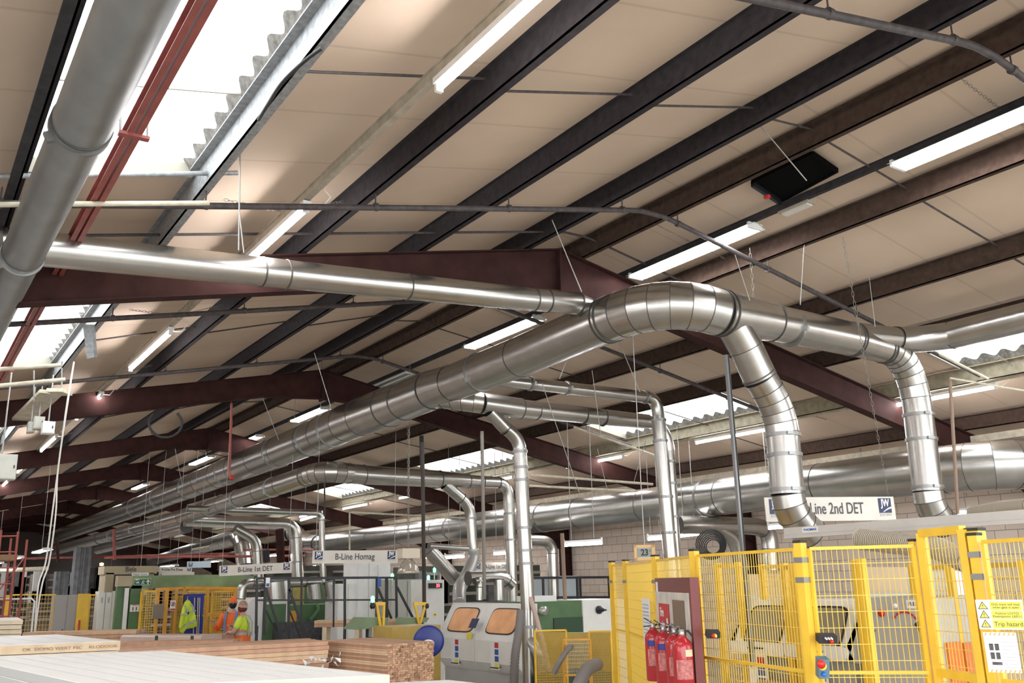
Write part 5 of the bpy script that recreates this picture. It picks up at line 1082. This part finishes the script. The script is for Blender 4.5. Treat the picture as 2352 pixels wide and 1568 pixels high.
# white and grey cabinets in the middle
Yw = at(850, 1350, D=21).y
t = grounded('tall_white_cabinet', 'tall white control cabinet under the middle hanging sign', 'cabinet', 822, 1288, 896, 1430, Yw, .8, WHITE); doors(t, 3, False, m=WHITE); a, c = at(868, 1296, Y=Yw-.03), at(894, 1326, Y=Yw-.03); MB().box((a.x, Yw-.08, c.z), (c.x, Yw-.02, a.z)).build('air_unit', WHITE, t)
t = grounded('low_white_cabinet', 'lower white cabinet left of the tall white one', 'cabinet', 776, 1340, 822, 1430, Yw+.1, .7, WHITE); doors(t, 2, False, m=WHITE)
t = grounded('steel_cabinet', 'wide grey cabinet right of the black railing', 'cabinet', 897, 1330, 972, 1440, Yw-.6, .8, mat('warm grey steel', (.42, .41, .37), .5)); doors(t, 2, False, m=mat('warm grey steel', (.42, .41, .37), .5))
t = grounded('control_cabinet', 'grey control cabinet with a red digital display reading 33', 'cabinet', 976, 1331, 1020, 1440, at(1000, 1331, D=18.5).y, .6, OFFW); Yq2 = t['yf']; doors(t, 1, False)
a, c = at(986, 1339, Y=Yq2-.06), at(1015, 1350, Y=Yq2-.06); o = MB().box((a.x, Yq2-.07, c.z), (c.x, Yq2-.02, a.z)).build('display_box', BLACK, t)
text('33', at(1006, 1344.5, Y=Yq2-.072), rX, uZ, .065, .075, mat('red led digits', (.8, .02, .02), .5, emit=(1, .04, .05), es=4), t, 'led_digits', .002)
c = at(999, 1411, Y=Yq2-.03); MB().box((c.x-.03, c.y, c.z-.03), (c.x+.03, c.y+.02, c.z+.03)).build('isolator', YELP, t); MB().lathe(c, [(.014, 0), (.012, .012), (.001, .014)], 12, (0, -1, 0)).build('red_switch', REDK, t)
LEDG = mat('green beacon glass', (.05, .8, .4), .3, emit=(.1, 1, .5), es=2.5)
for k, (x, y, D, lb_) in enumerate(((901, 1322, 19, 'green beacon on the grey cabinet top'), (998, 1308, 20, 'green beacon below the angled duct'), (984, 1326, 20, 'small green beacon on the control cabinet'), (856, 1375, 15.5, 'green beacon above the left yellow arm'))):
    p = at(x, y, D=D); e = thing('beacon_lamp', p-V((0, 0, .12)), lb_, 'beacon'); MB().tube([p-V((0, 0, .2)), p-V((0, 0, .05))], .012, 8).build('stalk', SILV, e); MB().lathe(p-V((0, 0, .05)), [(.032, 0), (.034, .07), (.02, .095), (.001, .1)], 14).build('lens', LEDG, e)
# yellow arms on green tables
for k, (xa, xb, y0, y1, D) in enumerate(((862, 884, 1383, 1445, 14.5), (950, 980, 1383, 1436, 15.5))):
    Ya = at(xa, y0, D=D).y; t = thing('lifting_arm', at((xa+xb)/2, y1, Y=Ya), ['left yellow lifting arm on the green table', 'right yellow lifting arm on the green table'][k], 'machine arm', 'yellow lifting arms')
    b = MB(); dirx = 1 if k == 0 else -1; s0, s1 = (xa, xb)
    b.bar(at(s0, y0+3, Y=Ya), at(s1, y0+3, Y=Ya), .05); b.bar(at(s0+3, y0+4, Y=Ya), at(s0+13*1, y1, Y=Ya), .035); b.bar(at(s1-2, y0+2, Y=Ya), at(s1-4 if k == 0 else s1-16, y1-2, Y=Ya), .035); b.build('arm_frame', YEL, t)
    c = at(855 if k == 0 else 979, 1391, Y=Ya); MB().lathe(c-V((.03, 0, 0)), [(.02, 0), (.045, .01), (.045, .06), (.001, .062)], 14, (1, 0, 0)).build('motor_cap', BLACK, t)
    g0, g1 = (817, 893) if k == 0 else (938, 986); yg = (1418, 1446) if k == 0 else (1418, 1434)
    e = thing('feed_table', at((g0+g1)/2, 1430, Y=Ya+.1), ['green tilted feed table under the left yellow arm', 'small green feed table under the right yellow arm'][k], 'feed table'); e.location.z = 0
    A_, B_ = at(g0, yg[1], Y=Ya+.05), at(g0+25 if k == 0 else g0+4, yg[0], Y=Ya+.05); C_, Dd = at(g1, yg[0], Y=Ya+.05), at(g1-6, yg[1]-6, Y=Ya+.05)
    MB().prism([A_, B_, C_, Dd], (0, .5, 0)).build('table_body', mat('dusty sage green', (.2, .27, .15), .5), e)
    for x in (A_.x+.3, C_.x-.1): MB().box((x-.04, Ya+.15, 0), (x+.04, Ya+.25, A_.z+.02)).build('leg', BLACK, e)
    c = at(868 if k == 0 else 932, 1440, Y=Ya); MB().box((c.x-.12, Ya-.05, c.z-.14), (c.x+.06, Ya+.08, c.z)).build('gearbox', SILV, e)
t = grounded('conveyor_guard', 'ochre conveyor guard left of the blue reel', 'machine guard', 899, 1437, 1012, 1490, at(950, 1437, D=13.2).y, .6, mat('ochre plastic guard', (.42, .29, .06), .35, 0, .25, 3))
c = at(985, 1472, D=12); t = thing('edging_reel', c-V((0, 0, .2)), 'dark blue round reel with white oval label beside the hood', 'reel'); ax = V((-.55, -.83, .0)).normalized()
MB().lathe(c, [(.001, 0), (.19, 0), (.2, .01), (.2, .04), (.17, .05), (.001, .055)], 36, ax).build('reel_disc', mat('deep blue reel', (.01, .025, .2), .35), t); sd = ax.cross(V((0, 0, 1))).normalized()
MB().prism([c+ax*.058+sd*math.cos(a)*.075+V((0, 0, math.sin(a)*.045-.02)) for a in [i*math.pi/10 for i in range(20)]], ax*.002).build('oval_label', OFFW, t)
MB().tube([c-ax*.0, c-ax*.3], .16, 24).build('hub', OFFW, t); MB().box((c.x-.04, c.y+.1, 0), (c.x+.04, c.y+.18, c.z)).build('stand', BASEG, t)
# high bay lamp
c = at(938, 1300, D=15.5); t = thing('high_bay_lamp', c, 'dome shaped high bay lamp with cream gear box, unlit, by the middle hanging sign', 'lamp'); k = 15.5/FPX
c0 = at(938, 1317, D=15.5); MB().lathe(c0, [(26*k, 0), (26.5*k, .004), (25*k, .05), (21*k, .13), (15*k, .19), (9*k, .225), (9*k, .25)], 32).build('dome_reflector', mat('milky acrylic dome', (.42, .37, .3), .15, .3, .2, 6), t)
MB().obox(c0+V((0, 0, .25+11*k)), rt*20*k, (0, .1, 0), (0, 0, 11*k)).build('gear_box', mat('cream gear box', (.6, .54, .42), .5), t); chainpart(c0+V((0, 0, .25+22*k)), (c0.x, c0.y, rz(c0.x, 6.05)), parent=t, r=.006, link=.06)
# ------------------------------------------------------------------ right of the hood: green machine, guards, hoses
t = grounded('panel_machine', 'green and grey panel machine behind the ochre guards', 'machine', 1226, 1380, 1340, 1455, at(1290, 1380, D=15).y, 1.0, GREEN); Yz = t['yf']
a, c = at(1338, 1378, Y=Yz-.03), at(1402, 1440, Y=Yz-.03); MB().box((a.x, Yz-.03, 0), (c.x+.4, Yz+1, a.z)).build('grey_cover', OFFW, t); a, c = at(1273, 1419, Y=Yz-.03), at(1340, 1450, Y=Yz-.03); MB().box((a.x, Yz-.02, c.z), (c.x, Yz, a.z)).build('dark_panel', DKGREEN, t)
c = at(1375, 1400, Y=Yz-.04); MB().lathe(c, [(.065, 0), (.065, .03), (.03, .05), (.03, .12), (.015, .13), (.012, .2), (.001, .2)], 20, (0, -1, 0)).build('adjuster_knob', BLACK, t); c = at(1243, 1402, Y=Yz); MB().lathe(c, [(.07, 0), (.07, .1), (.001, .11)], 20, (0, -1, 0)).build('round_port', SILV, t)
t = grounded('white_cabinet_box', 'small white box on top of the green panel machine', 'box', 1226, 1368, 1278, 1382, Yz+.1, .5, WHITE, zb=1)
OCH = mat('ochre mesh guard', (.5, .34, .06), .5)
for lb_, x0, x1, y0, D in (('low ochre mesh guard at the foot of the tall duct drop', 1228, 1300, 1448, 12.2), ('ochre mesh guard left of the yellow fence', 1352, 1402, 1450, 12)):
    a, c = at(x0, y0, D=D), at(x1, y0, D=D); t = thing('mesh_guard', ((a.x+c.x)/2, (a.y+c.y)/2, 0), lb_, 'machine guard', 'ochre mesh guards'); meshpanel((a.x, a.y, 0), (c.x, c.y, 0), .3, a.z, t, m=OCH, fm=YEL, sp=.012, rows=.03, fr=.02, wr=.003); 
    for p in (a, c): MB().box((p.x-.015, p.y-.015, 0), (p.x+.015, p.y+.015, .32)).build('leg', YEL, t)
a, c = at(1294, 1469, D=11.6), at(1355, 1469, D=11.6); t = thing('grid_guard', ((a.x+c.x)/2, a.y, 0), 'orange framed wire grid guard between the two grey hoses', 'machine guard'); meshpanel((a.x, a.y, 0), (c.x, c.y, 0), a.z-.42, a.z, t, m=mat('galvanised grid', (.5, .48, .42), .4, .5), fm=ORNG, sp=.02, rows=.045, fr=.022, wr=.002)
for p in (a, c): MB().box((p.x-.012, p.y-.012, 0), (p.x+.012, p.y+.012, a.z)).build('leg', ORNG, t)
t = thing('machine_bed', at(1310, 1550, D=12.6), 'dark green machine bed behind the wire grid guard', 'machine'); a, c = at(1225, 1545, D=12.8), at(1410, 1545, D=12.8); t.location.z = 0; MB().box((a.x, min(a.y, c.y), 0), (c.x, min(a.y, c.y)+.6, a.z)).build('bed', DKGREEN, t)
a, c = at(1230, 1452, D=13.8), at(1400, 1452, D=13.6); MB().prism([(a.x, a.y, 0), (c.x, c.y, 0), (c.x, c.y, c.z), (a.x, a.y, a.z)], (.03, .05, 0)).build('ochre_cover', mat('ochre plastic guard', (.42, .29, .06)), t)
flex('flexible_hose', 'slim grey hose rising in front of the wire grid', [at(1272, 1545, D=11.3), at(1288, 1515, D=11.3), at(1305, 1490, D=11.4), at(1312, 1485, D=11.6)], .035, HOSED, 'grey suction hoses', n=24, amp=.03)
flex('flexible_hose', 'thick grey hose curving up from the bottom edge left of the fence', [at(1318, 1600, D=10.5), at(1335, 1560, D=10.6), at(1352, 1535, D=10.8), at(1372, 1525, D=11.2)], .075, HOSED, 'grey suction hoses', n=30, amp=.03)
flex('flexible_hose', 'ribbed silver hose leaving the tall drop, clipped by a yellow plate', [at(1218, 1470, D=13.4), at(1232, 1492, D=13.2), at(1243, 1515, D=13.2), at(1250, 1545, D=13.2), at(1262, 1590, D=13.2)], .075, HOSEM, 'grey suction hoses', n=50)
flex('flexible_hose', 'ribbed grey hose looping beside the hood at the foot of the tall drop', [at(1197, 1400, D=13), at(1190, 1460, D=12.9), at(1183, 1510, D=12.8), at(1180, 1590, D=12.8)], .06, HOSED, 'grey suction hoses', n=60)
flex('flexible_hose', 'thin pinkish hose slanting down from the tall drop', [at(1218, 1372, D=13.5), at(1232, 1420, D=13.3), at(1248, 1480, D=13.2), at(1265, 1560, D=13.1)], .035, mat('pinkish hose', (.5, .38, .32), .5), 'grey suction hoses', n=60, amp=.0)
# wall side railing behind
Yv = at(1300, 1327, D=20).y; t = thing('black_railing', at(1300, 1327, Y=Yv), 'black railing in front of the blockwork wall, right of the tall drops', 'railing'); t.location.z = 0
for (x0, y0, x1, y1, nm) in ((1222, 1327, 1402, 1325, 'top_rail'), (1222, 1372, 1402, 1371, 'mid_rail')): MB().bar(at(x0, y0, Y=Yv), at(x1, y1, Y=Yv), .05).build(nm, BLACK, t)
for x in (1247, 1325, 1332, 1398): a = at(x, 1327, Y=Yv); MB().box((a.x-.02, Yv-.02, 0), (a.x+.02, Yv+.02, a.z)).build('post', BLACK, t)
# platform light grey tank behind railing
t = grounded('grey_tank', 'light blue grey housing behind the far black railing', 'housing', 1270, 1322, 1325, 1380, Yv+.6, .8, mat('blue grey panel', (.42, .47, .5), .4))
# ------------------------------------------------------------------ poles, pipes and hangers
def pole(lbl, pts, r, m_=PIPE, name='steel_pole', cat='pole', Y=None, D=None, grp='poles and drop pipes'):
    P = [at(*p, Y=Y, D=D) for p in pts]; o = MB().tube(P, r, 8).build(name, m_, None); return tag(o, lbl, cat, grp)
YM = at(1668, 820, D=8.6).y; POLE = mat('dull steel pole', (.2, .2, .2), .35, .7)
t = thing('steel_channel_pole', at(1700, 1200, Y=YM), 'tall slotted steel pole in front of the right skylight, down behind the fence', 'pole'); p, q = at(1667, 815, Y=YM), at(1728, 1530, Y=YM); MB().bar(p, q, .028, .03).build('channel', POLE, t); MB().bar(p+V((.016, -.018, 0)), q+V((.016, -.018, 0)), .008, .008).build('dark_cable', RUBBER, t)
pole('brown pole hanging at the right edge in front of the wide duct', [(2182, 868), (2200, 1180)], .02, mat('brown pipe', (.25, .17, .12), .5), D=10.5); pole('thin pipe sloping right from the top of the brown pole', [(2182, 868), (2352, 897)], .012, CREAM, D=10.4)
pole('red sprinkler drop pipe in front of the main trunk', [(532, 925), (527, 1085), (530, 1094)], .025, RED, D=17.5)
p = at(533, 1097, D=17.4); o = MB().lathe(p-V((0, 0, .03)), [(.001, 0), (.05, .01), (.05, .05), (.001, .07)], 12).build('sprinkler_head', REDK, None); tag(o, 'red fitting at the foot of the red drop pipe', 'sprinkler')
pole('dark pole left of the tall drops, beside the high bay lamp', [(970, 1015), (975, 1425)], .035, mat('brown black pole', (.045, .035, .03), .5), D=16); pole('pale perforated pole in front of the middle duct', [(1107, 990), (1113, 1375)], .03, CHAIN, D=15.5); pole('cream pipe pole behind the homag level duct', [(1293, 1218), (1298, 1378)], .035, mat('brown pipe', (.25, .17, .12)), D=16) if False else pole('brown pipe pole in front of the far black railing', [(1291, 1225), (1298, 1378)], .035, mat('brown pipe', (.25, .17, .12)), D=16)
pole('dark cladding pole right of the red drop, low', [(262, 1215), (263, 1285)], .05, RED, D=30); pole('cream horizontal pipe behind the middle level duct', [(806, 1176), (1080, 1190)], .02, CREAM, D=20); pole('cream vertical pipe left of the middle hanging sign', [(803, 1176), (803, 1262)], .02, CREAM, D=20); pole('upper cream pipe below the front skylight', [(1220, 1090), (1500, 1112)], .022, CREAM, D=16.5); pole('lower cream pipe below the front skylight', [(1215, 1115), (1460, 1128)], .022, CREAM, D=16.5)
pole('pinkish sloping conduit right of the branch duct end', [(1318, 980), (1510, 1048)], .022, CREAM, D=17); pole('pale sloping conduit by the right edge skylight', [(2130, 800), (2270, 870)], .02, CREAM, D=12.5)
pole('dark rod hanging left of the middle skylight', [(745, 1080), (746, 1185)], .02, D=22); pole('dark thick hanging post above the middle level duct', [(968, 1000), (970, 1078)], .05, BLACK, D=20)
WL = ['thin wire from the ridge to the cross duct elbow', 'slanting wire just above the top of the big duct bend', 'dark slanting wire left of the black roof vent', 'thin wire right of the big bend, above the forked trunk', 'long thin wire above the fork at the right', 'thin wire meeting the main trunk left of its middle', 'short wire above the slim branch duct', 'thin wire between the two branch ducts', 'thin wire below the middle of the branch ducts', 'pale slanting wire left of the front drops under the branch ducts', 'thin wire beside the black cable loop', 'slanting wire beside the red sprinkler drop', 'long thin wire right of the first tall drop', 'thin wire right of the main trunk, over the slim branch duct']
for k, (x0, y0, x1, y1, D) in enumerate(((1268, 505, 1336, 670, 9.8), (1688, 585, 1722, 690, 10.2), (1748, 290, 1853, 415, 8.6), (1852, 490, 1838, 700, 10.5), (1983, 525, 2010, 750, 11.5), (722, 810, 760, 935, 14), (1300, 830, 1285, 870, 12), (1360, 850, 1380, 1000, 14), (1372, 1030, 1396, 1130, 15), (1485, 1005, 1455, 1110, 15.5), (402, 1030, 420, 1120, 20), (600, 905, 640, 1010, 17), (1245, 880, 1330, 1130, 13.5), (1420, 780, 1470, 900, 12.5))):
    o = MB().tube([at(x0, y0, D=D), at(x1, y1, D=D)], .006, 5).build('suspension_wire', WIRE, None); tag(o, WL[k], 'wire', 'suspension wires')
for k, (x0, y0, x1, y1, D, l_) in enumerate(((1105, 1000, 1108, 1120, 18, 'chain in front of the middle level duct'), (938, 980, 937, 1240, 16.5, 'chain holding the high bay lamp region'))):
    if k < 4: chainpart(at(x0, y0, D=D), at(x1, y1, D=D), .01, label=l_, link=.05)
# red double channel beam beside the near duct
t = thing('red_channel_beam', at(300, 300, X=1.05), 'red painted double steel channel running along under the left rooflights', 'steel beam')
za = 4.72
xr = at(341, 230, Z=4.78).x
for dx in (-.045, .045):
    s = 1 if dx > 0 else -1; b = MB(); b.box((xr+s*.008, -2, za), (xr+s*.014, 40, za+.1)); b.box((xr+s*.014, -2, za), (xr+dx, 40, za+.007)); b.box((xr+s*.014, -2, za+.093), (xr+dx, 40, za+.1)); b.build('channel', RED, t)
for y in (5.6, 13, 21): 
    b = MB().box((xr-.09, y-.025, za-.02), (xr+.09, y+.025, za)); b.build('clamp_plate', RED, t)
    for x in (xr-.08, xr+.08): MB().tube([(x, y, za-.01), (x-.02, y, rz(x, 6.2))], .007, 6).build('hanger_rod', WIRE, t)
# electrical gear cluster at the far left
Ye = at(110, 930, X=1.9).y; EL = mat('grey electrical box', (.5, .5, .44), .5, 0, .1, 6)
for k, (x0, y0, x1, y1, D, l_) in enumerate(((100, 966, 126, 994, 13, 'white switch box hanging at the left, right of two grey ones'), (80, 955, 102, 984, 13.2, 'grey junction box left of the white switch box'), (66, 967, 80, 992, 13.3, 'small grey junction box farthest left of the hanging boxes'), (-30, 1040, 38, 1098, 12, 'large grey distribution box at the left edge'))):
    a, c = at(x0, y0, D=D), at(x1, y1, D=D); t = thing('junction_box', ((a.x+c.x)/2, a.y, c.z), l_, 'electrical box', 'hanging electrical boxes'); MB().box((a.x, a.y, c.z), (c.x, a.y+.18, a.z)).build('enclosure', WHITE if k == 0 else EL, t); o = MB().box((a.x+.01, a.y-.012, c.z+.012), (c.x-.01, a.y, a.z-.012)).build('cover', WHITE if k == 0 else EL, t); MB().tube([((a.x+c.x)/2, a.y+.1, a.z), ((a.x+c.x)/2, a.y+.1, rz((a.x+c.x)/2, 6.0))], .012, 6).build('conduit', WIRE, t)
    MB().box((c.x-.04, a.y-.02, (a.z+c.z)/2-.02), (c.x-.025, a.y-.012, (a.z+c.z)/2+.02)).build('latch', BLACK, o)
t = thing('cable_tray', at(120, 905, D=13), 'cream cable tray bending down behind the hanging white hoses', 'cable tray'); a, m_, c = at(155, 900, D=13), at(118, 900, D=13), at(40, 975, D=15)
b = MB(); b.bar(a, m_, .3, .05); b.bar(m_, c, .3, .05); b.build('tray', CREAM, t); MB().tube([at(78, 850, D=13), at(78, 920, D=13)], .01, 6).build('hanger', WIRE, t); MB().tube([at(142, 830, D=13), at(142, 900, D=13)], .01, 6).build('hanger', WIRE, t)
for (x0, y0, x1, y1, l_) in ((0, 850, 140, 838, 'upper pale conduit crossing under the second left rooflight'), (0, 889, 150, 871, 'lower pale conduit crossing under the second left rooflight'), (0, 405, 545, 397, 'grey steel channel crossing below the near rooflight'), (0, 470, 480, 466, 'dusty cream pipe crossing the near bay at the left')):
    Dd = 12.5 if y0 > 600 else 6.8; p, q = at(x0-40, y0, Y=Dd+.0), at(x1, y1, Y=Dd); o = MB().tube([p, q], .025 if y0 > 600 else .02, 8).build('conduit', CREAM if y0 != 405 else PGAL, None); tag(o, l_, 'pipe', 'straight conduits at the left')
for dx, l_ in ((0, 'long white hose looping down at the left, inner strand'), (8, 'long white hose looping down at the left, outer strand')):
    flex('hanging_hose', l_, [at(170, 830, D=12.5), at(152, 940+dx, D=12.4), at(133, 1080, D=12.4), at(120+dx, 1180, D=12.3), at(105+dx, 1290, D=12.3), at(88+dx, 1345, D=12.2), at(80, 1450, D=12.2)], .0105, CABLEW, 'white hanging hoses', n=50, amp=0, cat='hose')
b = MB(); c = at(380, 972, D=14.5); b.tube([c+rt*math.cos(a)*.26+up*math.sin(a)*.22 for a in [math.pi*(.75+i*1.5/24) for i in range(25)]], .02, 8); o = b.build('cable_loop', RUBBER, None); tag(o, 'black cable loop hanging under the second rafter', 'cable')
MB_ = MB().prism([at(190, 745, D=9.5), at(210, 745, D=9.5), at(216, 820, D=9.5), at(200, 824, D=9.5)], fw*.08); o = MB_.build('hanging_bracket', PGAL, None); tag(o, 'galvanised box section hanging from the purlin at the far left', 'bracket')
flex('purlin_cable', 'dark cable looping off the bright galvanised purlin', [at(740, 110, X=1.66), at(700, 140, X=1.64), at(648, 190, X=1.6), at(615, 240, X=1.64), at(594, 275, X=1.68)], .011, RUBBER, n=20, cat='cable', amp=0)
# pull cord hanging from the galvanised purlin
t = thing('pull_cord', at(550, 330, X=1.8), 'thin white cord with hook hanging from the galvanised purlin', 'cord'); MB().tube([at(552, 325, X=1.8), at(548, 575, X=1.8)], .006, 6).build('cord', WIRE, t); MB().tube([at(549, 480, X=1.8), at(560, 580, X=1.8)], .005, 6).build('second_strand', WIRE, t); o = MB().lathe(at(553, 325, X=1.8), [(.001, 0), (.02, .01), (.02, .04), (.001, .05)], 10).build('hook', WHITE, t)
# roof vent and bulkhead light
cs = [yroof(x, y, 6.2, 1) for x, y in ((1727, 412), (1865, 345), (1922, 385), (1792, 455))]; t = thing('roof_vent', sum(cs, V())/4, 'black open roof vent with flap between the ridge purlins', 'roof vent'); DKV = mat('vent black', (.004, .004, .004), .95, spec=.05)
MB().prism([p+V((0, 0, -.03)) for p in cs], (0, 0, .02)).build('dark_opening', DKV, t); b = MB()
for p, q in zip(cs, cs[1:]+cs[:1]): b.bar(p+V((0, 0, -.03)), q+V((0, 0, -.03)), .03, .04)
b.build('frame', DKV, t); MB().obox((cs[0]+cs[3])/2+V((0, 0, -.05)), (cs[3]-cs[0])/2, V((0, .02, 0)), V((0, 0, .03))).build('flap', BLACK, t)
c = at(1762, 452, X=7.2); MB().obox(c, (.02, 0, 0), (0, .03, 0), (0, 0, .015)).build('red_actuator', REDP, t)
c = at(1829, 470, X=7.72); t = thing('bulkhead_light', c, 'grey bulkhead emergency light under the ridge trunking', 'light'); MB().obox(c, (.07, 0, 0), (0, .2, 0), (0, 0, .05)).build('housing', mat('aged plastic', (.35, .31, .24), .5), t); MB().obox(c-V((0, 0, .05)), (.045, 0, 0), (0, .17, 0), (0, 0, .018)).build('diffuser', mat('ribbed diffuser', (.6, .58, .52), .3), t)
# ------------------------------------------------------------------ far background: machinery, cladding, duct shafts
CLAD = mat('grey ribbed cladding', (.16, .17, .18), .5, .2, .3, 6); DM = mat('dark machinery', (.05, .045, .04), .6, 0, .6, 3)
Yf = at(190, 1300, D=33).y
def ribbedbox(lbl, x0, x1, y0, Y, m_=CLAD, pitch=.16):
    a, c = at(x0, y0, Y=Y), at(x1, y0, Y=Y); t = thing('clad_tower', ((a.x+c.x)/2, Y, 0), lbl, 'cladding'); b = MB(); n = int((c.x-a.x)/pitch); pts = []
    for i in range(n): x = a.x+pitch*i; pts += [(x, Y, 0), (x+pitch*.5, Y, 0), (x+pitch*.6, Y-.06, 0), (x+pitch*.9, Y-.06, 0)]
    pts += [(c.x, Y, 0), (c.x, Y+.6, 0), (a.x, Y+.6, 0)]; b.prism(pts, (0, 0, a.z)); b.build('ribbed_cladding', m_, t)
ribbedbox('dark grey ribbed tower under the second trunk', 176, 212, 1256, Yf); ribbedbox('lower grey ribbed cladding left of the dark tower', 130, 160, 1312, Yf+2)
for k, (x0, y0, x1, Dz, col, l_) in enumerate(((-30, 1300, 45, 6, (.1, .08, .07), 'dim machine block behind the red tower'), (44, 1310, 78, 5, (.03, .03, .035), 'dark machine block right of the red tower'), (76, 1318, 132, 4, (.17, .14, .11), 'brownish machine block left of the ribbed cladding'), (160, 1320, 176, 5, (.05, .05, .05), 'dark narrow block between the two ribbed claddings'), (212, 1300, 246, 3, (.1, .1, .11), 'grey machine block right of the dark ribbed tower'), (330, 1330, 600, 5, (.05, .045, .035), 'long dark machine block seen beneath the green beam'), (560, 1300, 820, 6, (.05, .055, .04), 'dark green machinery behind the planing machine'), (960, 1300, 1240, -5, (.06, .07, .05), 'dark machinery behind the ribbed flexible duct'))):
    Y = Yf-9+Dz if k > 4 else Yf+Dz; a, c = at(x0, y0, Y=Y), at(x1, y0, Y=Y); mm = mat('far machine %d' % k, col, .6, 0, .6, 2); t = thing('machine_block', ((a.x+c.x)/2, Y, 0), l_, 'machine', 'far machinery'); MB().box((a.x, Y, 0), (c.x, Y+1.5, a.z)).build('housing', mm, t)
    for j in range(6): z = a.z*(.35+.11*j); MB().box((a.x+.05, Y-.1, z), (c.x-.05, Y, z+.08)).build('side_rail', mat('grey rail', (.3, .28, .25), .5), t)
    for j in range(5):
        xx = a.x+(c.x-a.x)*random.random(); MB().box((xx-.15, Y-.2, a.z*.6), (xx+.1, Y-.02, a.z*random.uniform(.7, 1.05))).build('fitting', random.choice((DM, BASEG, CLAD)), t)
p = at(233, 1299, D=30); e = thing('beacon_lamp', p, 'small amber lamp glowing by the beige casing', 'beacon'); MB().lathe(p, [(.001, 0), (.06, .01), (.06, .08), (.001, .1)], 12).build('lens', mat('amber lens', (1, .5, .1), .4, emit=(1, .45, .08), es=8), e)
for k, (x0, y0, x1, y1, D, m_, r_) in enumerate(((0, 1284, 560, 1270, 34, RED, .04), (240, 1280, 700, 1276, 30, RED, .04), (0, 1310, 110, 1305, 34, CREAM, .08), (130, 1240, 134, 1290, 30, RAFT, .05), (560, 1262, 720, 1262, 30, RED, .03), (610, 1262, 612, 1290, 24, BLACK, .1), (642, 1215, 645, 1290, 26, RAFT, .12), (440, 1262, 560, 1240, 36, CREAM, .04), (470, 1285, 560, 1262, 36, CREAM, .04))):
    o = MB().tube([at(x0, y0, D=D), at(x1, y1, D=D)], r_, 8).build('service_pipe', m_, None); tag(o, ['long red pipe under the far ducts at the left', 'red pipe crossing above the tilted hanging sign', 'thick cream pipe behind the red tower', 'short brown post under the end of the main trunk', 'thin red pipe left of the middle hanging sign', 'black upright between the tilted sign drops', 'dark brown upright beside the second sign drop', 'pale sloping pipe above the yellow reflecting duct', 'pale sloping pipe just above the tilted hanging sign'][k], 'pipe', 'far service pipes')
# cream slotted strut line along right (cable ladder) above the wide duct
t = thing('cable_ladder', (15.2, 20, 4.15), 'cream slotted cable ladder running above the wide right duct', 'cable ladder'); b = MB(); b.box((15.1, 3, 4.1), (15.13, 55, 4.22)); b.box((15.35, 3, 4.1), (15.38, 55, 4.22)); b.build('side_rail', CREAM, t)
b = MB()
for i in range(90): y = 3.3+.55*i; b.box((15.13, y-.02, 4.12), (15.35, y+.02, 4.15))
b.build('rungs', CREAM, t)
for i in range(8): y = 5+6*i; MB().tube([(15.24, y, 4.2), (15.24, y, rz(15.24, 6.1))], .01, 6).build('hanger', WIRE, t)
# beige screens in the cell
for k, (x0, y0, x1, D, l_) in enumerate(((1975, 1302, 2100, 12, 'beige board screen behind the grey machine'), (1700, 1318, 1830, 15, 'beige partition screen behind the white hood'))):
    a, c = at(x0, y0, D=D), at(x1, y0, D=D); t = thing('partition_screen', ((a.x+c.x)/2, (a.y+c.y)/2, 0), l_, 'screen'); MB().prism([(a.x, a.y, 0), (c.x, c.y, 0), (c.x, c.y, c.z), (a.x, a.y, a.z)], (.05, .08, 0)).build('board', mat('beige board', (.55, .42, .27), .7, 0, .08, 3), t); d = (c-a).normalized(); MB().bar(a-V((0, 0, .35))+V((-.02, -.03, 0)), c-V((0, 0, .35))+V((-.02, -.03, 0)), .03, .06).build('rail', BASEG, t)
b = MB(); c = at(1638, 1255, D=17); 
for k in range(7): b.tube([c+rt*math.cos(a)*(.13+.025*k)+up*math.sin(a)*(.13+.025*k)+fw*.03*k for a in [math.pi*i/10 for i in range(21)]], .011, 6)
o = b.build('coiled_cable', RUBBER, None); o2 = o; tag(o, 'coil of thick black cable beyond the fence, under the forked duct', 'cable')
